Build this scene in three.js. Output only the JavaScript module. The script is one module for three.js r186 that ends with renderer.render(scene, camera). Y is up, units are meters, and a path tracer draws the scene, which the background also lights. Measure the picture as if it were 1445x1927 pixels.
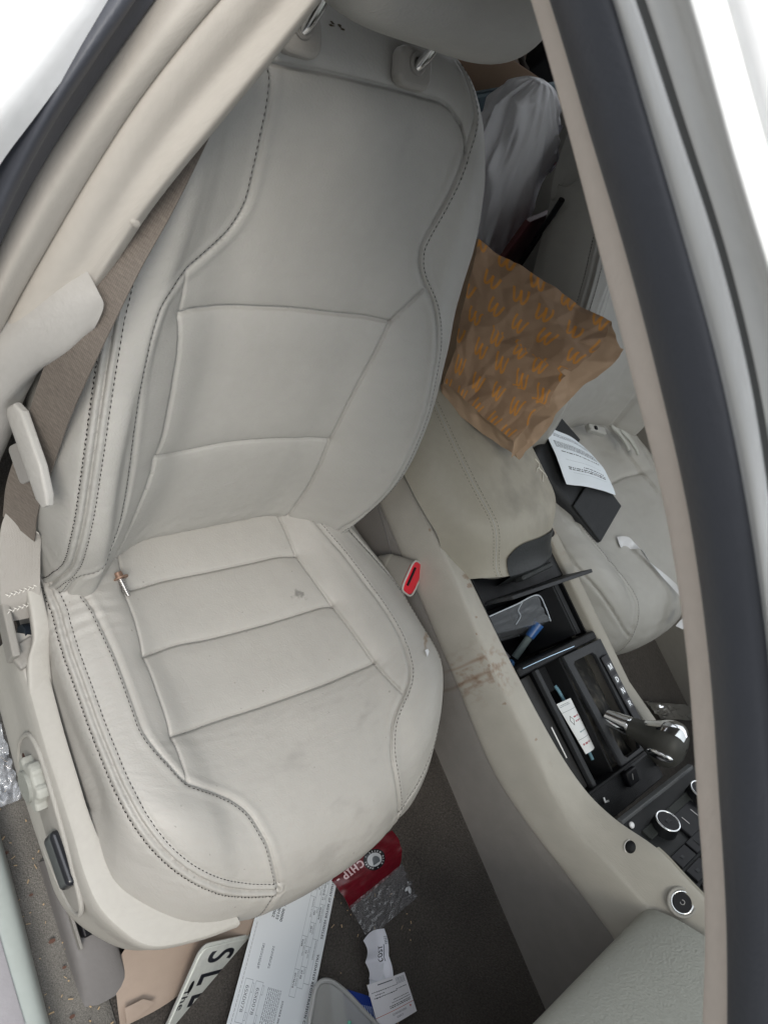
import * as THREE from 'three';
import { mergeGeometries, toCreasedNormals } from 'three/addons/utils/BufferGeometryUtils.js';
import { RoundedBoxGeometry } from 'three/addons/geometries/RoundedBoxGeometry.js';
import { ImprovedNoise } from 'three/addons/math/ImprovedNoise.js';

// ---------- axes: x towards the driver's side, y up, z towards the front of the car; metres ----------
const scene = new THREE.Scene();
const camera = new THREE.PerspectiveCamera(66.98, 1445 / 1927, 0.02, 400);
{
  const X = new THREE.Vector3(0.72099693, 0.5704693, 0.39335507), Y = new THREE.Vector3(0.16370904, 0.41136013, -0.89665054), Z = new THREE.Vector3(-0.6733222, 0.71087807, 0.2031984);
  camera.setRotationFromMatrix(new THREE.Matrix4().makeBasis(X, Y, Z));
  camera.position.set(-0.593, 1.316, 0.330);
  camera.focus = 1.15;
  camera.userData.fStop = 15;
}
scene.add(camera);
{ // overcast sky: bright cloud layer, a little brighter overhead, pale band at the horizon
  const w = 128, h = 64, d = new Float32Array(w * h * 4), n = new ImprovedNoise();
  for (let j = 0; j < h; j++) for (let i = 0; i < w; i++) {
    const el = ((j + 0.5) / h - 0.5) * Math.PI, az = (i + 0.5) / w * Math.PI * 2;
    const up = Math.max(0, Math.sin(el));
    const c = 0.06 * n.noise(Math.cos(az) * 2 * Math.cos(el) + 7, Math.sin(el) * 3, Math.sin(az) * 2 * Math.cos(el));
    const L = 1.45 * (1 + 2 * up) / 3 + c; // overcast: three times brighter overhead than at the horizon
    const o = (j * w + i) * 4;
    d[o] = L * 0.955; d[o + 1] = L * 0.99; d[o + 2] = L * 1.05; d[o + 3] = 1;
  }
  const t = new THREE.DataTexture(d, w, h, THREE.RGBAFormat, THREE.FloatType);
  t.mapping = THREE.EquirectangularReflectionMapping; t.magFilter = THREE.LinearFilter; t.minFilter = THREE.LinearFilter; t.needsUpdate = true;
  scene.background = t; scene.environment = t;
}
const sun = new THREE.DirectionalLight(0xfff6ea, 1.0);
sun.position.set(-3.2, 5.2, 2.4); sun.target.position.set(0, 0.4, 0.2); sun.castShadow = true; sun.shadow.radius = 40;
sun.shadow.mapSize.set(2048, 2048); Object.assign(sun.shadow.camera, { left: -2.5, right: 2.5, top: 2.5, bottom: -2.5, near: 0.5, far: 14 });
scene.add(sun, sun.target);
const renderer = new THREE.WebGLRenderer({ antialias: true });
renderer.setSize(767, 1024);
renderer.toneMapping = THREE.LinearToneMapping;
renderer.toneMappingExposure = 2.3;
renderer.shadowMap.enabled = true;

// ---------- helpers ----------
const V = (x, y, z) => new THREE.Vector3(x, y, z);
let seed = 20240611;
const rnd = () => { seed = (seed + 0x6D2B79F5) | 0; let t = Math.imul(seed ^ (seed >>> 15), 1 | seed); t = (t + Math.imul(t ^ (t >>> 7), 61 | t)) ^ t; return ((t ^ (t >>> 14)) >>> 0) / 4294967296; };
const perlin = new ImprovedNoise();
const noise = (x, y, z = 0.37) => perlin.noise(x, y, z);
const fbm = (x, y, z = 0.5, o = 4) => { let s = 0, a = 0.5, f = 1; for (let i = 0; i < o; i++) { s += a * perlin.noise(x * f + i * 17.3, y * f - i * 9.1, z + i * 3.7); a *= 0.5; f *= 2.03; } return s; };
const clamp = (v, a, b) => Math.min(b, Math.max(a, v));
const sstep = (a, b, v) => { const t = clamp((v - a) / (b - a), 0, 1); return t * t * (3 - 2 * t); };
// smooth (Catmull-Rom) interpolation in a table [[key, v1, v2...], ...]
function table(tb, k) {
  const n = tb.length; if (k <= tb[0][0]) return tb[0].slice(1); if (k >= tb[n - 1][0]) return tb[n - 1].slice(1);
  let i = 0; while (tb[i + 1][0] < k) i++;
  const a = tb[Math.max(0, i - 1)], b = tb[i], c = tb[i + 1], d = tb[Math.min(n - 1, i + 2)], h = c[0] - b[0], t = (k - b[0]) / h, t2 = t * t, t3 = t2 * t, out = [];
  for (let m = 1; m < b.length; m++) {
    const m0 = (c[m] - a[m]) / ((c[0] - a[0]) || 1) * h, m1 = (d[m] - b[m]) / ((d[0] - b[0]) || 1) * h;
    out.push((2 * t3 - 3 * t2 + 1) * b[m] + (t3 - 2 * t2 + t) * m0 + (-2 * t3 + 3 * t2) * c[m] + (t3 - t2) * m1);
  }
  return out;
}
const used = new Map();
const numbered = n => { const k = used.get(n) || 0; used.set(n, k + 1); return k ? n + '_' + String(k).padStart(3, '0') : n; };
function tag(o, label, category, group, kind) { if (label) o.userData.label = label; if (category) o.userData.category = category; if (group) o.userData.group = group; if (kind) o.userData.kind = kind; return o; }
function thing(name, label, category, pos = [0, 0, 0], group) { const g = new THREE.Group(); g.name = numbered(name); g.position.set(...pos); scene.add(g); return tag(g, label, category, group); }
// a part's geometry is given in world metres; it is moved into its thing's own frame
function part(parent, name, geo, mat, kind) {
  const gs = Array.isArray(geo) ? merge(geo) : geo; const m = new THREE.Mesh(gs, mat); m.name = name; m.castShadow = m.receiveShadow = true;
  const o = V(0, 0, 0); for (let p = parent; p && p !== scene; p = p.parent) o.add(p.position);
  if (o.lengthSq() > 0) m.geometry = gs.clone().translate(-o.x, -o.y, -o.z);
  if (kind) m.userData.kind = kind; parent.add(m); return m;
}
function solo(name, geo, mat, label, category, kind, group) { const m = new THREE.Mesh(Array.isArray(geo) ? merge(geo) : geo, mat); m.name = numbered(name); m.castShadow = m.receiveShadow = true; scene.add(m); return tag(m, label, category, group, kind); }
function merge(list) {
  return mergeGeometries(list.map(g => { const h = g.index ? g.toNonIndexed() : g; for (const k of Object.keys(h.attributes)) if (!['position', 'normal', 'uv'].includes(k)) h.deleteAttribute(k); if (!h.attributes.uv) h.setAttribute('uv', new THREE.BufferAttribute(new Float32Array(h.attributes.position.count * 2), 2)); if (!h.attributes.normal) h.computeVertexNormals(); return h; }));
}
// grid of points rows[j][i] -> indexed geometry with uv in metres along the first row / column (or 0..1)
function gridGeo(rows, unit = false, closeI = false) {
  const nj = rows.length, ni = rows[0].length, pos = [], uv = [], idx = [];
  let lj = 0;
  for (let j = 0; j < nj; j++) {
    if (j) lj += rows[j][ni >> 1].distanceTo(rows[j - 1][ni >> 1]);
    let li = 0;
    for (let i = 0; i < ni; i++) { const p = rows[j][i]; if (i) li += p.distanceTo(rows[j][i - 1]); pos.push(p.x, p.y, p.z); unit ? uv.push(i / (ni - 1), 1 - j / (nj - 1)) : uv.push(li, lj); }
  }
  for (let j = 0; j < nj - 1; j++) for (let i = 0; i < ni - 1 + (closeI ? 1 : 0); i++) { const a = j * ni + i, b = j * ni + (i + 1) % ni, c = a + ni, d = b + ni; idx.push(a, b, c, b, d, c); }
  const g = new THREE.BufferGeometry(); g.setAttribute('position', new THREE.Float32BufferAttribute(pos, 3)); g.setAttribute('uv', new THREE.Float32BufferAttribute(uv, 2)); g.setIndex(idx); g.computeVertexNormals(); return g;
}
const cr = (pts, closed = false, tension = 0.5) => new THREE.CatmullRomCurve3(pts.map(p => p.isVector3 ? p : V(...p)), closed, tension === 0.5 ? 'centripetal' : 'catmullrom', tension);
const tube = (pts, r, n = 40, seg = 8, closed = false) => new THREE.TubeGeometry(cr(pts, closed), n, r, seg, closed);
// loft between polylines (each [[x,y,z]..]) ; smooth along (n samples) and across (m samples)
function loft(lines, n = 40, m = 1) {
  const curves = lines.map(l => cr(l).getPoints(n)); const rows = [];
  for (let k = 0; k <= n; k++) { const pts = curves.map(c => c[k]); rows.push(m > 1 ? cr(pts).getPoints((pts.length - 1) * m) : pts); }
  return gridGeo(rows);
}
// closed skin: front surface fn(u,v) plus the same surface moved back by thickness (a vector or along normals)
function sheet(fn, nu, nv, th = 0.0004) {
  const rows = []; for (let j = 0; j <= nv; j++) { const r = []; for (let i = 0; i <= nu; i++) r.push(fn(i / nu, j / nv)); rows.push(r); }
  const f = gridGeo(rows, true); { const fi = f.index.array; for (let i = 0; i < fi.length; i += 3) { const t = fi[i]; fi[i] = fi[i + 1]; fi[i + 1] = t; } f.computeVertexNormals(); }
  const b = f.clone(), p = b.attributes.position, nm = f.attributes.normal;
  for (let i = 0; i < p.count; i++) p.setXYZ(i, p.getX(i) - nm.getX(i) * th, p.getY(i) - nm.getY(i) * th, p.getZ(i) - nm.getZ(i) * th);
  const id = Array.from(b.index.array); for (let i = 0; i < id.length; i += 3) { const t = id[i]; id[i] = id[i + 1]; id[i + 1] = t; } b.setIndex(id); b.computeVertexNormals();
  const edge = []; const B = (i, j) => { const k = j * (nu + 1) + i; return V(p.getX(k), p.getY(k), p.getZ(k)); };
  const ring = []; for (let i = 0; i <= nu; i++) ring.push([i, 0]); for (let j = 1; j <= nv; j++) ring.push([nu, j]); for (let i = nu - 1; i >= 0; i--) ring.push([i, nv]); for (let j = nv - 1; j >= 0; j--) ring.push([0, j]);
  const e = gridGeo([ring.map(([i, j]) => rows[j][i]), ring.map(([i, j]) => B(i, j))]);
  return { front: f, back: merge([b, e]) };
}
function slab(shapePts, depth, bevel = 0.002, place) { // outline in a local xy plane, extruded, bevelled, then moved by a Matrix4
  const s = new THREE.Shape(shapePts.map(p => new THREE.Vector2(p[0], p[1])));
  const g = new THREE.ExtrudeGeometry(s, { depth: depth - 2 * bevel, bevelEnabled: bevel > 0, bevelThickness: bevel, bevelSize: bevel, bevelOffset: -bevel, bevelSegments: 3, curveSegments: 12 });
  if (bevel > 0) g.translate(0, 0, bevel);
  const h = toCreasedNormals(g, 0.6); if (place) h.applyMatrix4(place); return h;
}
const roundRect = (w, h, r, n = 6) => { const o = []; for (const [cx, cy, a] of [[w / 2 - r, h / 2 - r, 0], [-w / 2 + r, h / 2 - r, 1], [-w / 2 + r, -h / 2 + r, 2], [w / 2 - r, -h / 2 + r, 3]]) for (let k = 0; k <= n; k++) { const t = (a + k / n) * Math.PI / 2; o.push([cx + r * Math.cos(t), cy + r * Math.sin(t)]); } return o; };
const rbox = (w, h, d, r, m) => { const g = new RoundedBoxGeometry(w, h, d, 3, r); if (m) g.applyMatrix4(m); return g; };
// frame with origin o, x axis along a, y axis as near b as can be
function frame(o, a, b) { const x = V(...a).normalize(), z = x.clone().cross(V(...b)).normalize(), y = z.clone().cross(x); return new THREE.Matrix4().makeBasis(x, y, z).setPosition(...o); }
function canvasTex(w, h, draw) { const c = document.createElement('canvas'); c.width = w; c.height = h; draw(c.getContext('2d'), w, h); const t = new THREE.CanvasTexture(c); t.colorSpace = THREE.SRGBColorSpace; t.anisotropy = 8; return t; }
function dataTex(w, h, fn, srgb = false, rep = 1) {
  const d = new Uint8Array(w * h * 4); for (let j = 0; j < h; j++) for (let i = 0; i < w; i++) { const c = fn(i / w, j / h, i, j), o = (j * w + i) * 4; const q = Array.isArray(c) ? c : [c, c, c]; d[o] = clamp(q[0] * 255, 0, 255); d[o + 1] = clamp(q[1] * 255, 0, 255); d[o + 2] = clamp(q[2] * 255, 0, 255); d[o + 3] = 255; }
  const t = new THREE.DataTexture(d, w, h); t.wrapS = t.wrapT = THREE.RepeatWrapping; t.magFilter = THREE.LinearFilter; t.minFilter = THREE.LinearMipmapLinearFilter; t.generateMipmaps = true; t.repeat.set(rep, rep); if (srgb) t.colorSpace = THREE.SRGBColorSpace; t.needsUpdate = true; return t;
}
const tile = (f, u, v, s, z) => { // seamless fbm: blend of four shifted copies
  const a = f(u * s, v * s, z), b = f((u - 1) * s, v * s, z), c = f(u * s, (v - 1) * s, z), d = f((u - 1) * s, (v - 1) * s, z); return (a * (1 - u) + b * u) * (1 - v) + (c * (1 - u) + d * u) * v;
};
const lin = (r, g, b) => new THREE.Color().setRGB(r, g, b);
// ---------- seat surfaces: each is a chart (s across, t along) -> point ----------
function crossSection(ctrl, s) { return table(ctrl, s); }
const CUSH_SPINE = [[-0.08, -0.08, 0.296], [0, 0, 0.318], [0.1, 0.1, 0.327], [0.2, 0.2, 0.338], [0.3, 0.3, 0.351], [0.38, 0.38, 0.360], [0.44, 0.440, 0.359], [0.48, 0.479, 0.349], [0.52, 0.514, 0.326], [0.56, 0.539, 0.294], [0.60, 0.549, 0.254], [0.66, 0.546, 0.194]];
const CUSH_CROSS = [[0, 0, 0], [0.05, 0.05, 0], [0.10, 0.10, 0.001], [0.145, 0.144, 0.007], [0.18, 0.178, 0.023], [0.21, 0.210, 0.031], [0.235, 0.238, 0.028], [0.26, 0.264, 0.015], [0.285, 0.281, -0.007], [0.32, 0.291, -0.042], [0.37, 0.294, -0.092], [0.41, 0.288, -0.132]];
function cushionPoint(s, t) {
  const a = Math.abs(s), [x0, n0] = crossSection(CUSH_CROSS, a), e = 1e-3;
  const td = clamp(t, -0.078, 0.658), [z, y] = table(CUSH_SPINE, t), [z1, y1] = table(CUSH_SPINE, td + e), [z0, y0] = table(CUSH_SPINE, td - e);
  let tz = z1 - z0, ty = y1 - y0; const l = Math.hypot(tz, ty); tz /= l; ty /= l;
  const fr = sstep(0.40, 0.56, t), flat = 1 - 0.55 * fr, n = n0 > 0 ? n0 * flat : n0;
  const w = 1 - 0.07 * sstep(0.16, -0.02, t);
  let pz = z - ty * n, py = y + tz * n;
  const bow = 0.125 * Math.pow(Math.min(1.03, x0 / 0.28), 2.6);
  pz -= bow * sstep(0.05, 0.5, t) * clamp(t / 0.5, 0, 1);
  py -= 0.012 * sstep(0.1, 0.28, x0) * fr;
  const out = s > 0 ? 0.020 * sstep(0.17, 0.30, a) * sstep(0.06, 0.22, t) * sstep(0.52, 0.40, t) : -0.020 * sstep(0.255, 0.32, a) * sstep(0.60, 0.45, t);
  return V(Math.sign(s) * (x0 * w + out), py, pz);
}
const TH = 22 * Math.PI / 180, CT = Math.cos(TH), ST = Math.sin(TH);
const backFrame = (x, t, n) => V(x, 0.36 + t * CT + n * ST, -t * ST + n * CT);
const BACK_SPINE = [[-0.13, -0.055, -0.10], [-0.09, -0.062, -0.05], [-0.05, -0.045, -0.012], [0, 0, 0.004], [0.1, 0.1, 0.024], [0.2, 0.2, 0.030], [0.3, 0.3, 0.022], [0.4, 0.4, 0.008], [0.5, 0.5, 0], [0.58, 0.58, -0.006], [0.63, 0.627, -0.018], [0.67, 0.655, -0.044], [0.72, 0.664, -0.092], [0.76, 0.655, -0.13]];
const BACK_TAB = [[-0.08, 0.208, 0.072, 0.250, 0.044], [0.02, 0.216, 0.074, 0.262, 0.048], [0.1, 0.228, 0.074, 0.272, 0.050], [0.2, 0.233, 0.062, 0.273, 0.040], [0.3, 0.222, 0.050, 0.263, 0.031], [0.37, 0.208, 0.044, 0.256, 0.027], [0.43, 0.198, 0.040, 0.254, 0.025], [0.5, 0.192, 0.038, 0.254, 0.022], [0.6, 0.186, 0.034, 0.252, 0.016], [0.7, 0.180, 0.028, 0.248, 0.008]];
function backPoint(s, t) {
  const a = Math.abs(s), [xc, nc, xe, ne] = table(BACK_TAB, t);
  const [x0, n0] = table([[0, 0, 0], [0.06, 0.06, 0], [0.11, 0.108, 0.002], [0.15, Math.min(0.148, xc - 0.035), 0.010 + nc * 0.12], [0.185, xc - 0.022, nc * 0.72], [0.21, xc, nc], [0.235, xc + (xe - xc) * 0.5, nc * 0.93], [0.26, xe - 0.006, ne + (nc - ne) * 0.35], [0.28, xe + 0.003, ne - 0.014], [0.31, xe + 0.011, ne - 0.05], [0.36, xe + 0.010, ne - 0.10], [0.40, xe - 0.006, ne - 0.135]], a);
  const e = 1e-3, td = clamp(t, -0.128, 0.758), [q, n] = table(BACK_SPINE, t), [q1, n1] = table(BACK_SPINE, td + e), [q0, m0] = table(BACK_SPINE, td - e);
  let dq = q1 - q0, dn = n1 - m0; const l = Math.hypot(dq, dn); dq /= l; dn /= l;
  const topf = sstep(0.5, 0.66, t), nn = n0 > 0 ? n0 * (1 - 0.5 * topf) : n0;
  let pq = q - dn * nn, pn = n + dq * nn;
  pq -= 0.125 * Math.pow(Math.min(1.05, x0 / 0.26), 3.6) * sstep(0.30, 0.68, t);
  pq += 0.03 * Math.pow(Math.min(1.05, x0 / 0.27), 4) * sstep(0.18, -0.06, t);
  return backFrame(Math.sign(s) * x0, pq, pn);
}
// ---------- materials ----------
const grainTex = dataTex(512, 512, (u, v) => { // leather grain: cells + fine pores
  const a = tile(noise, u, v, 70, 1.3), b = tile(noise, u, v, 130, 5.1), c = tile((x, y, z) => fbm(x, y, z, 3), u, v, 14, 2.2);
  const r1 = Math.abs(tile(noise, u, v, 17, 8.8)), r2 = Math.abs(tile(noise, u, v, 31, 3.9)); return 0.5 + 0.28 * Math.abs(a) * 1.6 - 0.12 + 0.18 * b + 0.22 * c - 0.16 * Math.max(0, 1 - r1 / 0.05) - 0.10 * Math.max(0, 1 - r2 / 0.06);
}, false, 4);
const leatherTone = dataTex(1024, 1024, (u, v) => { // handled leather: faint dye variation, specks and a few smears
  const a = fbm(u * 7, v * 7, 1.1, 5), b = fbm(u * 60, v * 60, 3.3, 2), c = Math.pow(Math.max(0, fbm(u * 18, v * 11, 8.2, 3) - 0.16) * 3, 2);
  const k = 0.955 + 0.035 * a + 0.02 * b - 0.02 * Math.min(1, c);
  return [0.646 * k, 0.641 * k, 0.622 * k];
}, true, 1);
const wornGloss = dataTex(512, 512, (u, v) => { const a = tile((x, y, z) => fbm(x, y, z, 5), u, v, 9, 2.9), b = tile(noise, u, v, 46, 6.3); return clamp(0.52 + 0.30 * a + 0.06 * b, 0.3, 0.75); }, false, 2);
const leather = new THREE.MeshPhysicalMaterial({ color: 0xffffff, map: leatherTone, roughness: 0.95, roughnessMap: wornGloss, bumpMap: grainTex, bumpScale: 0.0005, specularIntensity: 0.8 });
const cushionTone = dataTex(1024, 1024, (u, v) => { // chart place (s, t): spilled drink at the console edge, a grey smudge, specks
  const s = u - 0.5, t = v - 0.2, a = fbm(u * 7, v * 7, 1.1, 5), b = fbm(u * 60, v * 60, 3.3, 2); let k = 0.955 + 0.035 * a + 0.02 * b, st = 0, gr = 0;
  st += 0.55 * sstep(0.05, 0.3, fbm(u * 40, v * 40, 6.1, 4) + 0.30 - Math.hypot((s - 0.252) / 0.020, (t - 0.335) / 0.022) * 0.45);
  st += 0.9 * sstep(0.1, 0.3, fbm(u * 90, v * 90, 2.1, 3) + 0.25 - Math.hypot((s - 0.262) / 0.008, (t - 0.262) / 0.012) * 0.5);
  st += 0.5 * sstep(0.1, 0.3, fbm(u * 90, v * 90, 8.1, 3) + 0.2 - Math.hypot((s - 0.262) / 0.006, (t - 0.40) / 0.02) * 0.4);
  gr += 0.5 * sstep(0.0, 0.35, fbm(u * 80, v * 80, 4.4, 4) + 0.22 - Math.hypot((s - 0.098) / 0.014, (t - 0.152) / 0.016) * 0.4);
  gr += 0.16 * sstep(0.05, 0.4, fbm(u * 14, v * 24, 7.7, 4)) * sstep(0.30, 0.33, t) * sstep(0.10, -0.02, Math.abs(s - 0.05) - 0.06);
  const sp = noise(u * 170, v * 170, 5.9); if (sp > 0.74) gr += 0.35;
  return [0.650 * k * (1 - 0.30 * st - 0.5 * gr), 0.641 * k * (1 - 0.45 * st - 0.5 * gr), 0.620 * k * (1 - 0.58 * st - 0.5 * gr)];
}, true, 1);
const leatherCushion = new THREE.MeshPhysicalMaterial({ color: 0xffffff, map: cushionTone, roughness: 0.95, roughnessMap: wornGloss, bumpMap: grainTex, bumpScale: 0.0005, specularIntensity: 0.8 });
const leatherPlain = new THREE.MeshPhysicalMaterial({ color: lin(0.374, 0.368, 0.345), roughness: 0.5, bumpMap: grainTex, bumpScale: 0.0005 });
const threadDark = new THREE.MeshStandardMaterial({ color: lin(0.035, 0.032, 0.045), roughness: 0.9 });
const threadTan = new THREE.MeshStandardMaterial({ color: lin(0.16, 0.145, 0.12), roughness: 0.9 });
const grain2 = dataTex(512, 512, (u, v) => 0.5 + 0.55 * tile(noise, u, v, 60, 4.4) + 0.3 * tile(noise, u, v, 120, 9.4), false, 5);
const trimTone = dataTex(512, 512, (u, v) => { const a = tile((x, y, z) => fbm(x, y, z, 5), u, v, 5, 6.6), b = tile(noise, u, v, 90, 2.7); const k = 0.97 + 0.05 * a + 0.02 * b; return [k, k, k]; }, true, 1.5);
const plastic = (r, g, b, rough = 0.55, bump = 0.0003) => new THREE.MeshPhysicalMaterial({ color: lin(r, g, b), map: trimTone, roughness: rough, bumpMap: grain2, bumpScale: bump, specularIntensity: 0.55 });
const trimBeige = plastic(0.385, 0.372, 0.340, 0.55);
const trimPillar = plastic(0.46, 0.432, 0.388, 0.7, 0.00015);
const trimGreige = plastic(0.30, 0.288, 0.265, 0.55);
const trimGrey = plastic(0.18, 0.172, 0.168, 0.6);
const trimSide = plastic(0.22, 0.21, 0.20, 0.6, 0.00012);
const blackPlastic = plastic(0.007, 0.0075, 0.009, 0.42, 0.0002);
const blackMatt = plastic(0.010, 0.0105, 0.012, 0.7, 0.0003);
const greyPlastic = plastic(0.036, 0.038, 0.042, 0.5, 0.0002);
const gloss = new THREE.MeshPhysicalMaterial({ color: lin(0.007, 0.007, 0.009), roughness: 0.38, specularIntensity: 0.5 });
const rubber = new THREE.MeshStandardMaterial({ color: lin(0.052, 0.056, 0.068), roughness: 0.5, map: trimTone, bumpMap: grain2, bumpScale: 0.0002 });
const chrome = new THREE.MeshStandardMaterial({ color: lin(0.78, 0.79, 0.80), metalness: 1, roughness: 0.12 });
const steel = new THREE.MeshStandardMaterial({ color: lin(0.55, 0.54, 0.53), metalness: 1, roughness: 0.35 });
const whitePaint = new THREE.MeshPhysicalMaterial({ color: lin(0.86, 0.87, 0.87), roughness: 0.4, clearcoat: 0.8, clearcoatRoughness: 0.08, map: trimTone });
const redPlastic = new THREE.MeshPhysicalMaterial({ color: lin(0.62, 0.012, 0.03), roughness: 0.3, clearcoat: 0.3 });
const clear = new THREE.MeshPhysicalMaterial({ color: 0xffffff, roughness: 0.08, transmission: 1, thickness: 0, ior: 1.45 });
const CUSH_SEAM = {
  insertL: [[-0.160,-0.04],[-0.1614,0.0163],[-0.166,0.078],[-0.1664,0.1233],[-0.1709,0.1749],[-0.1764,0.2351],[-0.1803,0.2952],[-0.1834,0.3316],[-0.1874,0.3667]],
  insertR: [[0.139,-0.04],[0.1377,0.0225],[0.1344,0.0853],[0.1387,0.1338],[0.148,0.185],[0.1561,0.2452],[0.163,0.3012],[0.1706,0.343],[0.1782,0.3723]],
  h1: [[-0.167,0.078],[-0.1006,0.072],[-0.0211,0.0748],[0.0555,0.077],[0.106,0.0787],[0.1334,0.0853]],
  h2: [[-0.1709,0.1749],[-0.121,0.1675],[-0.0638,0.1717],[0.0248,0.1756],[0.1032,0.1776],[0.1331,0.1795],[0.148,0.185]],
  h3: [[-0.1803,0.2952],[-0.1158,0.2853],[-0.0319,0.2864],[0.0607,0.2908],[0.1214,0.2947],[0.163,0.3012]],
  stitchL: [[-0.236,-0.04],[-0.234,0.02],[-0.2308,0.0608],[-0.2191,0.1032],[-0.2134,0.1555],[-0.213,0.2],[-0.2147,0.2493],[-0.2158,0.2872],[-0.2111,0.3137],[-0.2027,0.3394],[-0.1915,0.363],[-0.1774,0.3725],[-0.1557,0.3812],[-0.1328,0.3954],[-0.1171,0.4157],[-0.1097,0.4387],[-0.104,0.461],[-0.1011,0.4867],[-0.0958,0.5187],[-0.0954,0.5322],[-0.1016,0.5477],[-0.108,0.60]],
  stitchR: [[0.178,-0.04],[0.181,0.02],[0.1889,0.0631],[0.1966,0.1051],[0.2035,0.1657],[0.2104,0.2234],[0.2124,0.2815],[0.2069,0.329],[0.1982,0.3565],[0.1858,0.3716],[0.1642,0.3854],[0.148,0.3994],[0.136,0.417],[0.1257,0.4438],[0.1245,0.4839],[0.1326,0.5328],[0.138,0.60]],
  pipeL: [[-0.272,-0.04],[-0.27,0.02],[-0.2619,0.0552],[-0.2559,0.0861],[-0.2549,0.1091],[-0.2542,0.1478],[-0.255,0.2056],[-0.2567,0.2691],[-0.257,0.3191],[-0.2566,0.3799],[-0.2494,0.4355],[-0.2374,0.4635],[-0.2182,0.4827],[-0.1886,0.4983],[-0.1448,0.514],[-0.0957,0.5277]],
  pipeR: [[0.225,-0.04],[0.232,0.05],[0.242,0.1],[0.252,0.15],[0.262,0.2],[0.268,0.3],[0.268,0.38],[0.257,0.44],[0.228,0.48],[0.18,0.515],[0.134,0.54]],
};
const BACK_SEAM = {
  stitchL: [[-0.25,-0.06],[-0.2342,0.0123],[-0.214,0.0369],[-0.193,0.0565],[-0.1828,0.0845],[-0.1795,0.1378],[-0.181,0.1994],[-0.187,0.2533],[-0.1964,0.3045],[-0.2034,0.3433],[-0.2024,0.3792],[-0.1874,0.3972],[-0.1707,0.4096],[-0.1412,0.4272],[-0.1196,0.4444],[-0.1064,0.4724],[-0.1057,0.5084],[-0.1075,0.5452],[-0.1081,0.5799],[-0.1092,0.5964],[-0.1148,0.6112],[-0.118,0.68]],
  stitchR: [[0.196,-0.06],[0.2012,-0.0196],[0.2131,0.0368],[0.2136,0.0898],[0.2147,0.1479],[0.2157,0.2092],[0.2141,0.2652],[0.2115,0.3196],[0.2051,0.3584],[0.1934,0.3916],[0.1748,0.4168],[0.1629,0.4359],[0.1575,0.4569],[0.1612,0.4843],[0.1708,0.5203],[0.1837,0.561],[0.1929,0.592],[0.1992,0.6194],[0.2021,0.6336],[0.1963,0.6477],[0.1862,0.6671],[0.181,0.6766]],
  insertL: [[-0.163,-0.06],[-0.1611,0.0078],[-0.1607,0.0934],[-0.1557,0.1695],[-0.1565,0.2494],[-0.1585,0.3087],[-0.1633,0.3525],[-0.1679,0.3903],[-0.1719,0.4081]],
  insertR: [[0.144,-0.06],[0.142,-0.0371],[0.1393,0.0404],[0.1317,0.1457],[0.1329,0.2143],[0.1423,0.2876],[0.1518,0.3436],[0.1656,0.374],[0.1803,0.4005]],
  h1: [[-0.1638,0.3544],[-0.1521,0.3572],[-0.1234,0.3558],[-0.0616,0.3545],[0.0005,0.3526],[0.0703,0.3471],[0.1242,0.3451],[0.1518,0.3436]],
  h2: [[-0.1557,0.1695],[-0.1092,0.1548],[-0.0532,0.1588],[0.0143,0.1569],[0.0824,0.1494],[0.1304,0.1466]],
  h3: [[-0.1090,0.607],[-0.0836,0.6063],[-0.0299,0.6079],[0.0284,0.6097],[0.0954,0.6136],[0.1325,0.6193],[0.1477,0.6167],[0.1866,0.6028],[0.193,0.592]],
  pipeL: [[-0.272,-0.06],[-0.2647,-0.0236],[-0.2497,0.0399],[-0.2447,0.1076],[-0.2428,0.1645],[-0.2452,0.2212],[-0.2505,0.272],[-0.2537,0.3161],[-0.2553,0.3648],[-0.2526,0.405],[-0.250,0.5],[-0.248,0.6],[-0.245,0.68]],
  pipeR: [[0.262,-0.06],[0.262,0.04],[0.264,0.15],[0.266,0.25],[0.266,0.35],[0.266,0.45],[0.264,0.55],[0.258,0.64],[0.25,0.68]],
};
// value of one coordinate of a seam at a given other coordinate
const seamAt = (pts, k, ki = 1, vi = 0) => { const n = pts.length, up = pts[n - 1][ki] >= pts[0][ki]; const q = up ? pts : pts.slice().reverse(); if (k < q[0][ki] - 1e-6 || k > q[n - 1][ki] + 1e-6) return null; for (let i = 0; i < n - 1; i++) if (k <= q[i + 1][ki] + 1e-9) { const d = q[i + 1][ki] - q[i][ki] || 1e-9, f = clamp((k - q[i][ki]) / d, 0, 1); return q[i][vi] + f * (q[i + 1][vi] - q[i][vi]); } return null; };
const smoothSeam = pts => { const c = new THREE.CatmullRomCurve3(pts.map(p => V(p[0], p[1], 0)), false, 'centripetal'); return c.getSpacedPoints(Math.max(20, Math.round(c.getLength() / 0.004))).map(p => [p.x, p.y]); };
const PROFILE = {
  tuck: d => -0.0058 * Math.exp(-d / 0.016) - 0.0048 * Math.exp(-((d / 0.0014) ** 2)),
  edge: d => -0.0040 * Math.exp(-d / 0.016) - 0.0044 * Math.exp(-((d / 0.0014) ** 2)),
  stitch: d => -0.0016 * Math.exp(-d / 0.022) - 0.0036 * Math.exp(-((d / 0.0014) ** 2)) + 0.0012 * Math.exp(-(((d - 0.0075) / 0.005) ** 2)),
  pipe: d => -0.0048 * Math.exp(-((d / 0.0014) ** 2)) + 0.0022 * Math.exp(-(((d - 0.0052) / 0.0036) ** 2)) - 0.0014 * Math.exp(-(((d - 0.0100) / 0.0024) ** 2)),
};
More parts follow.
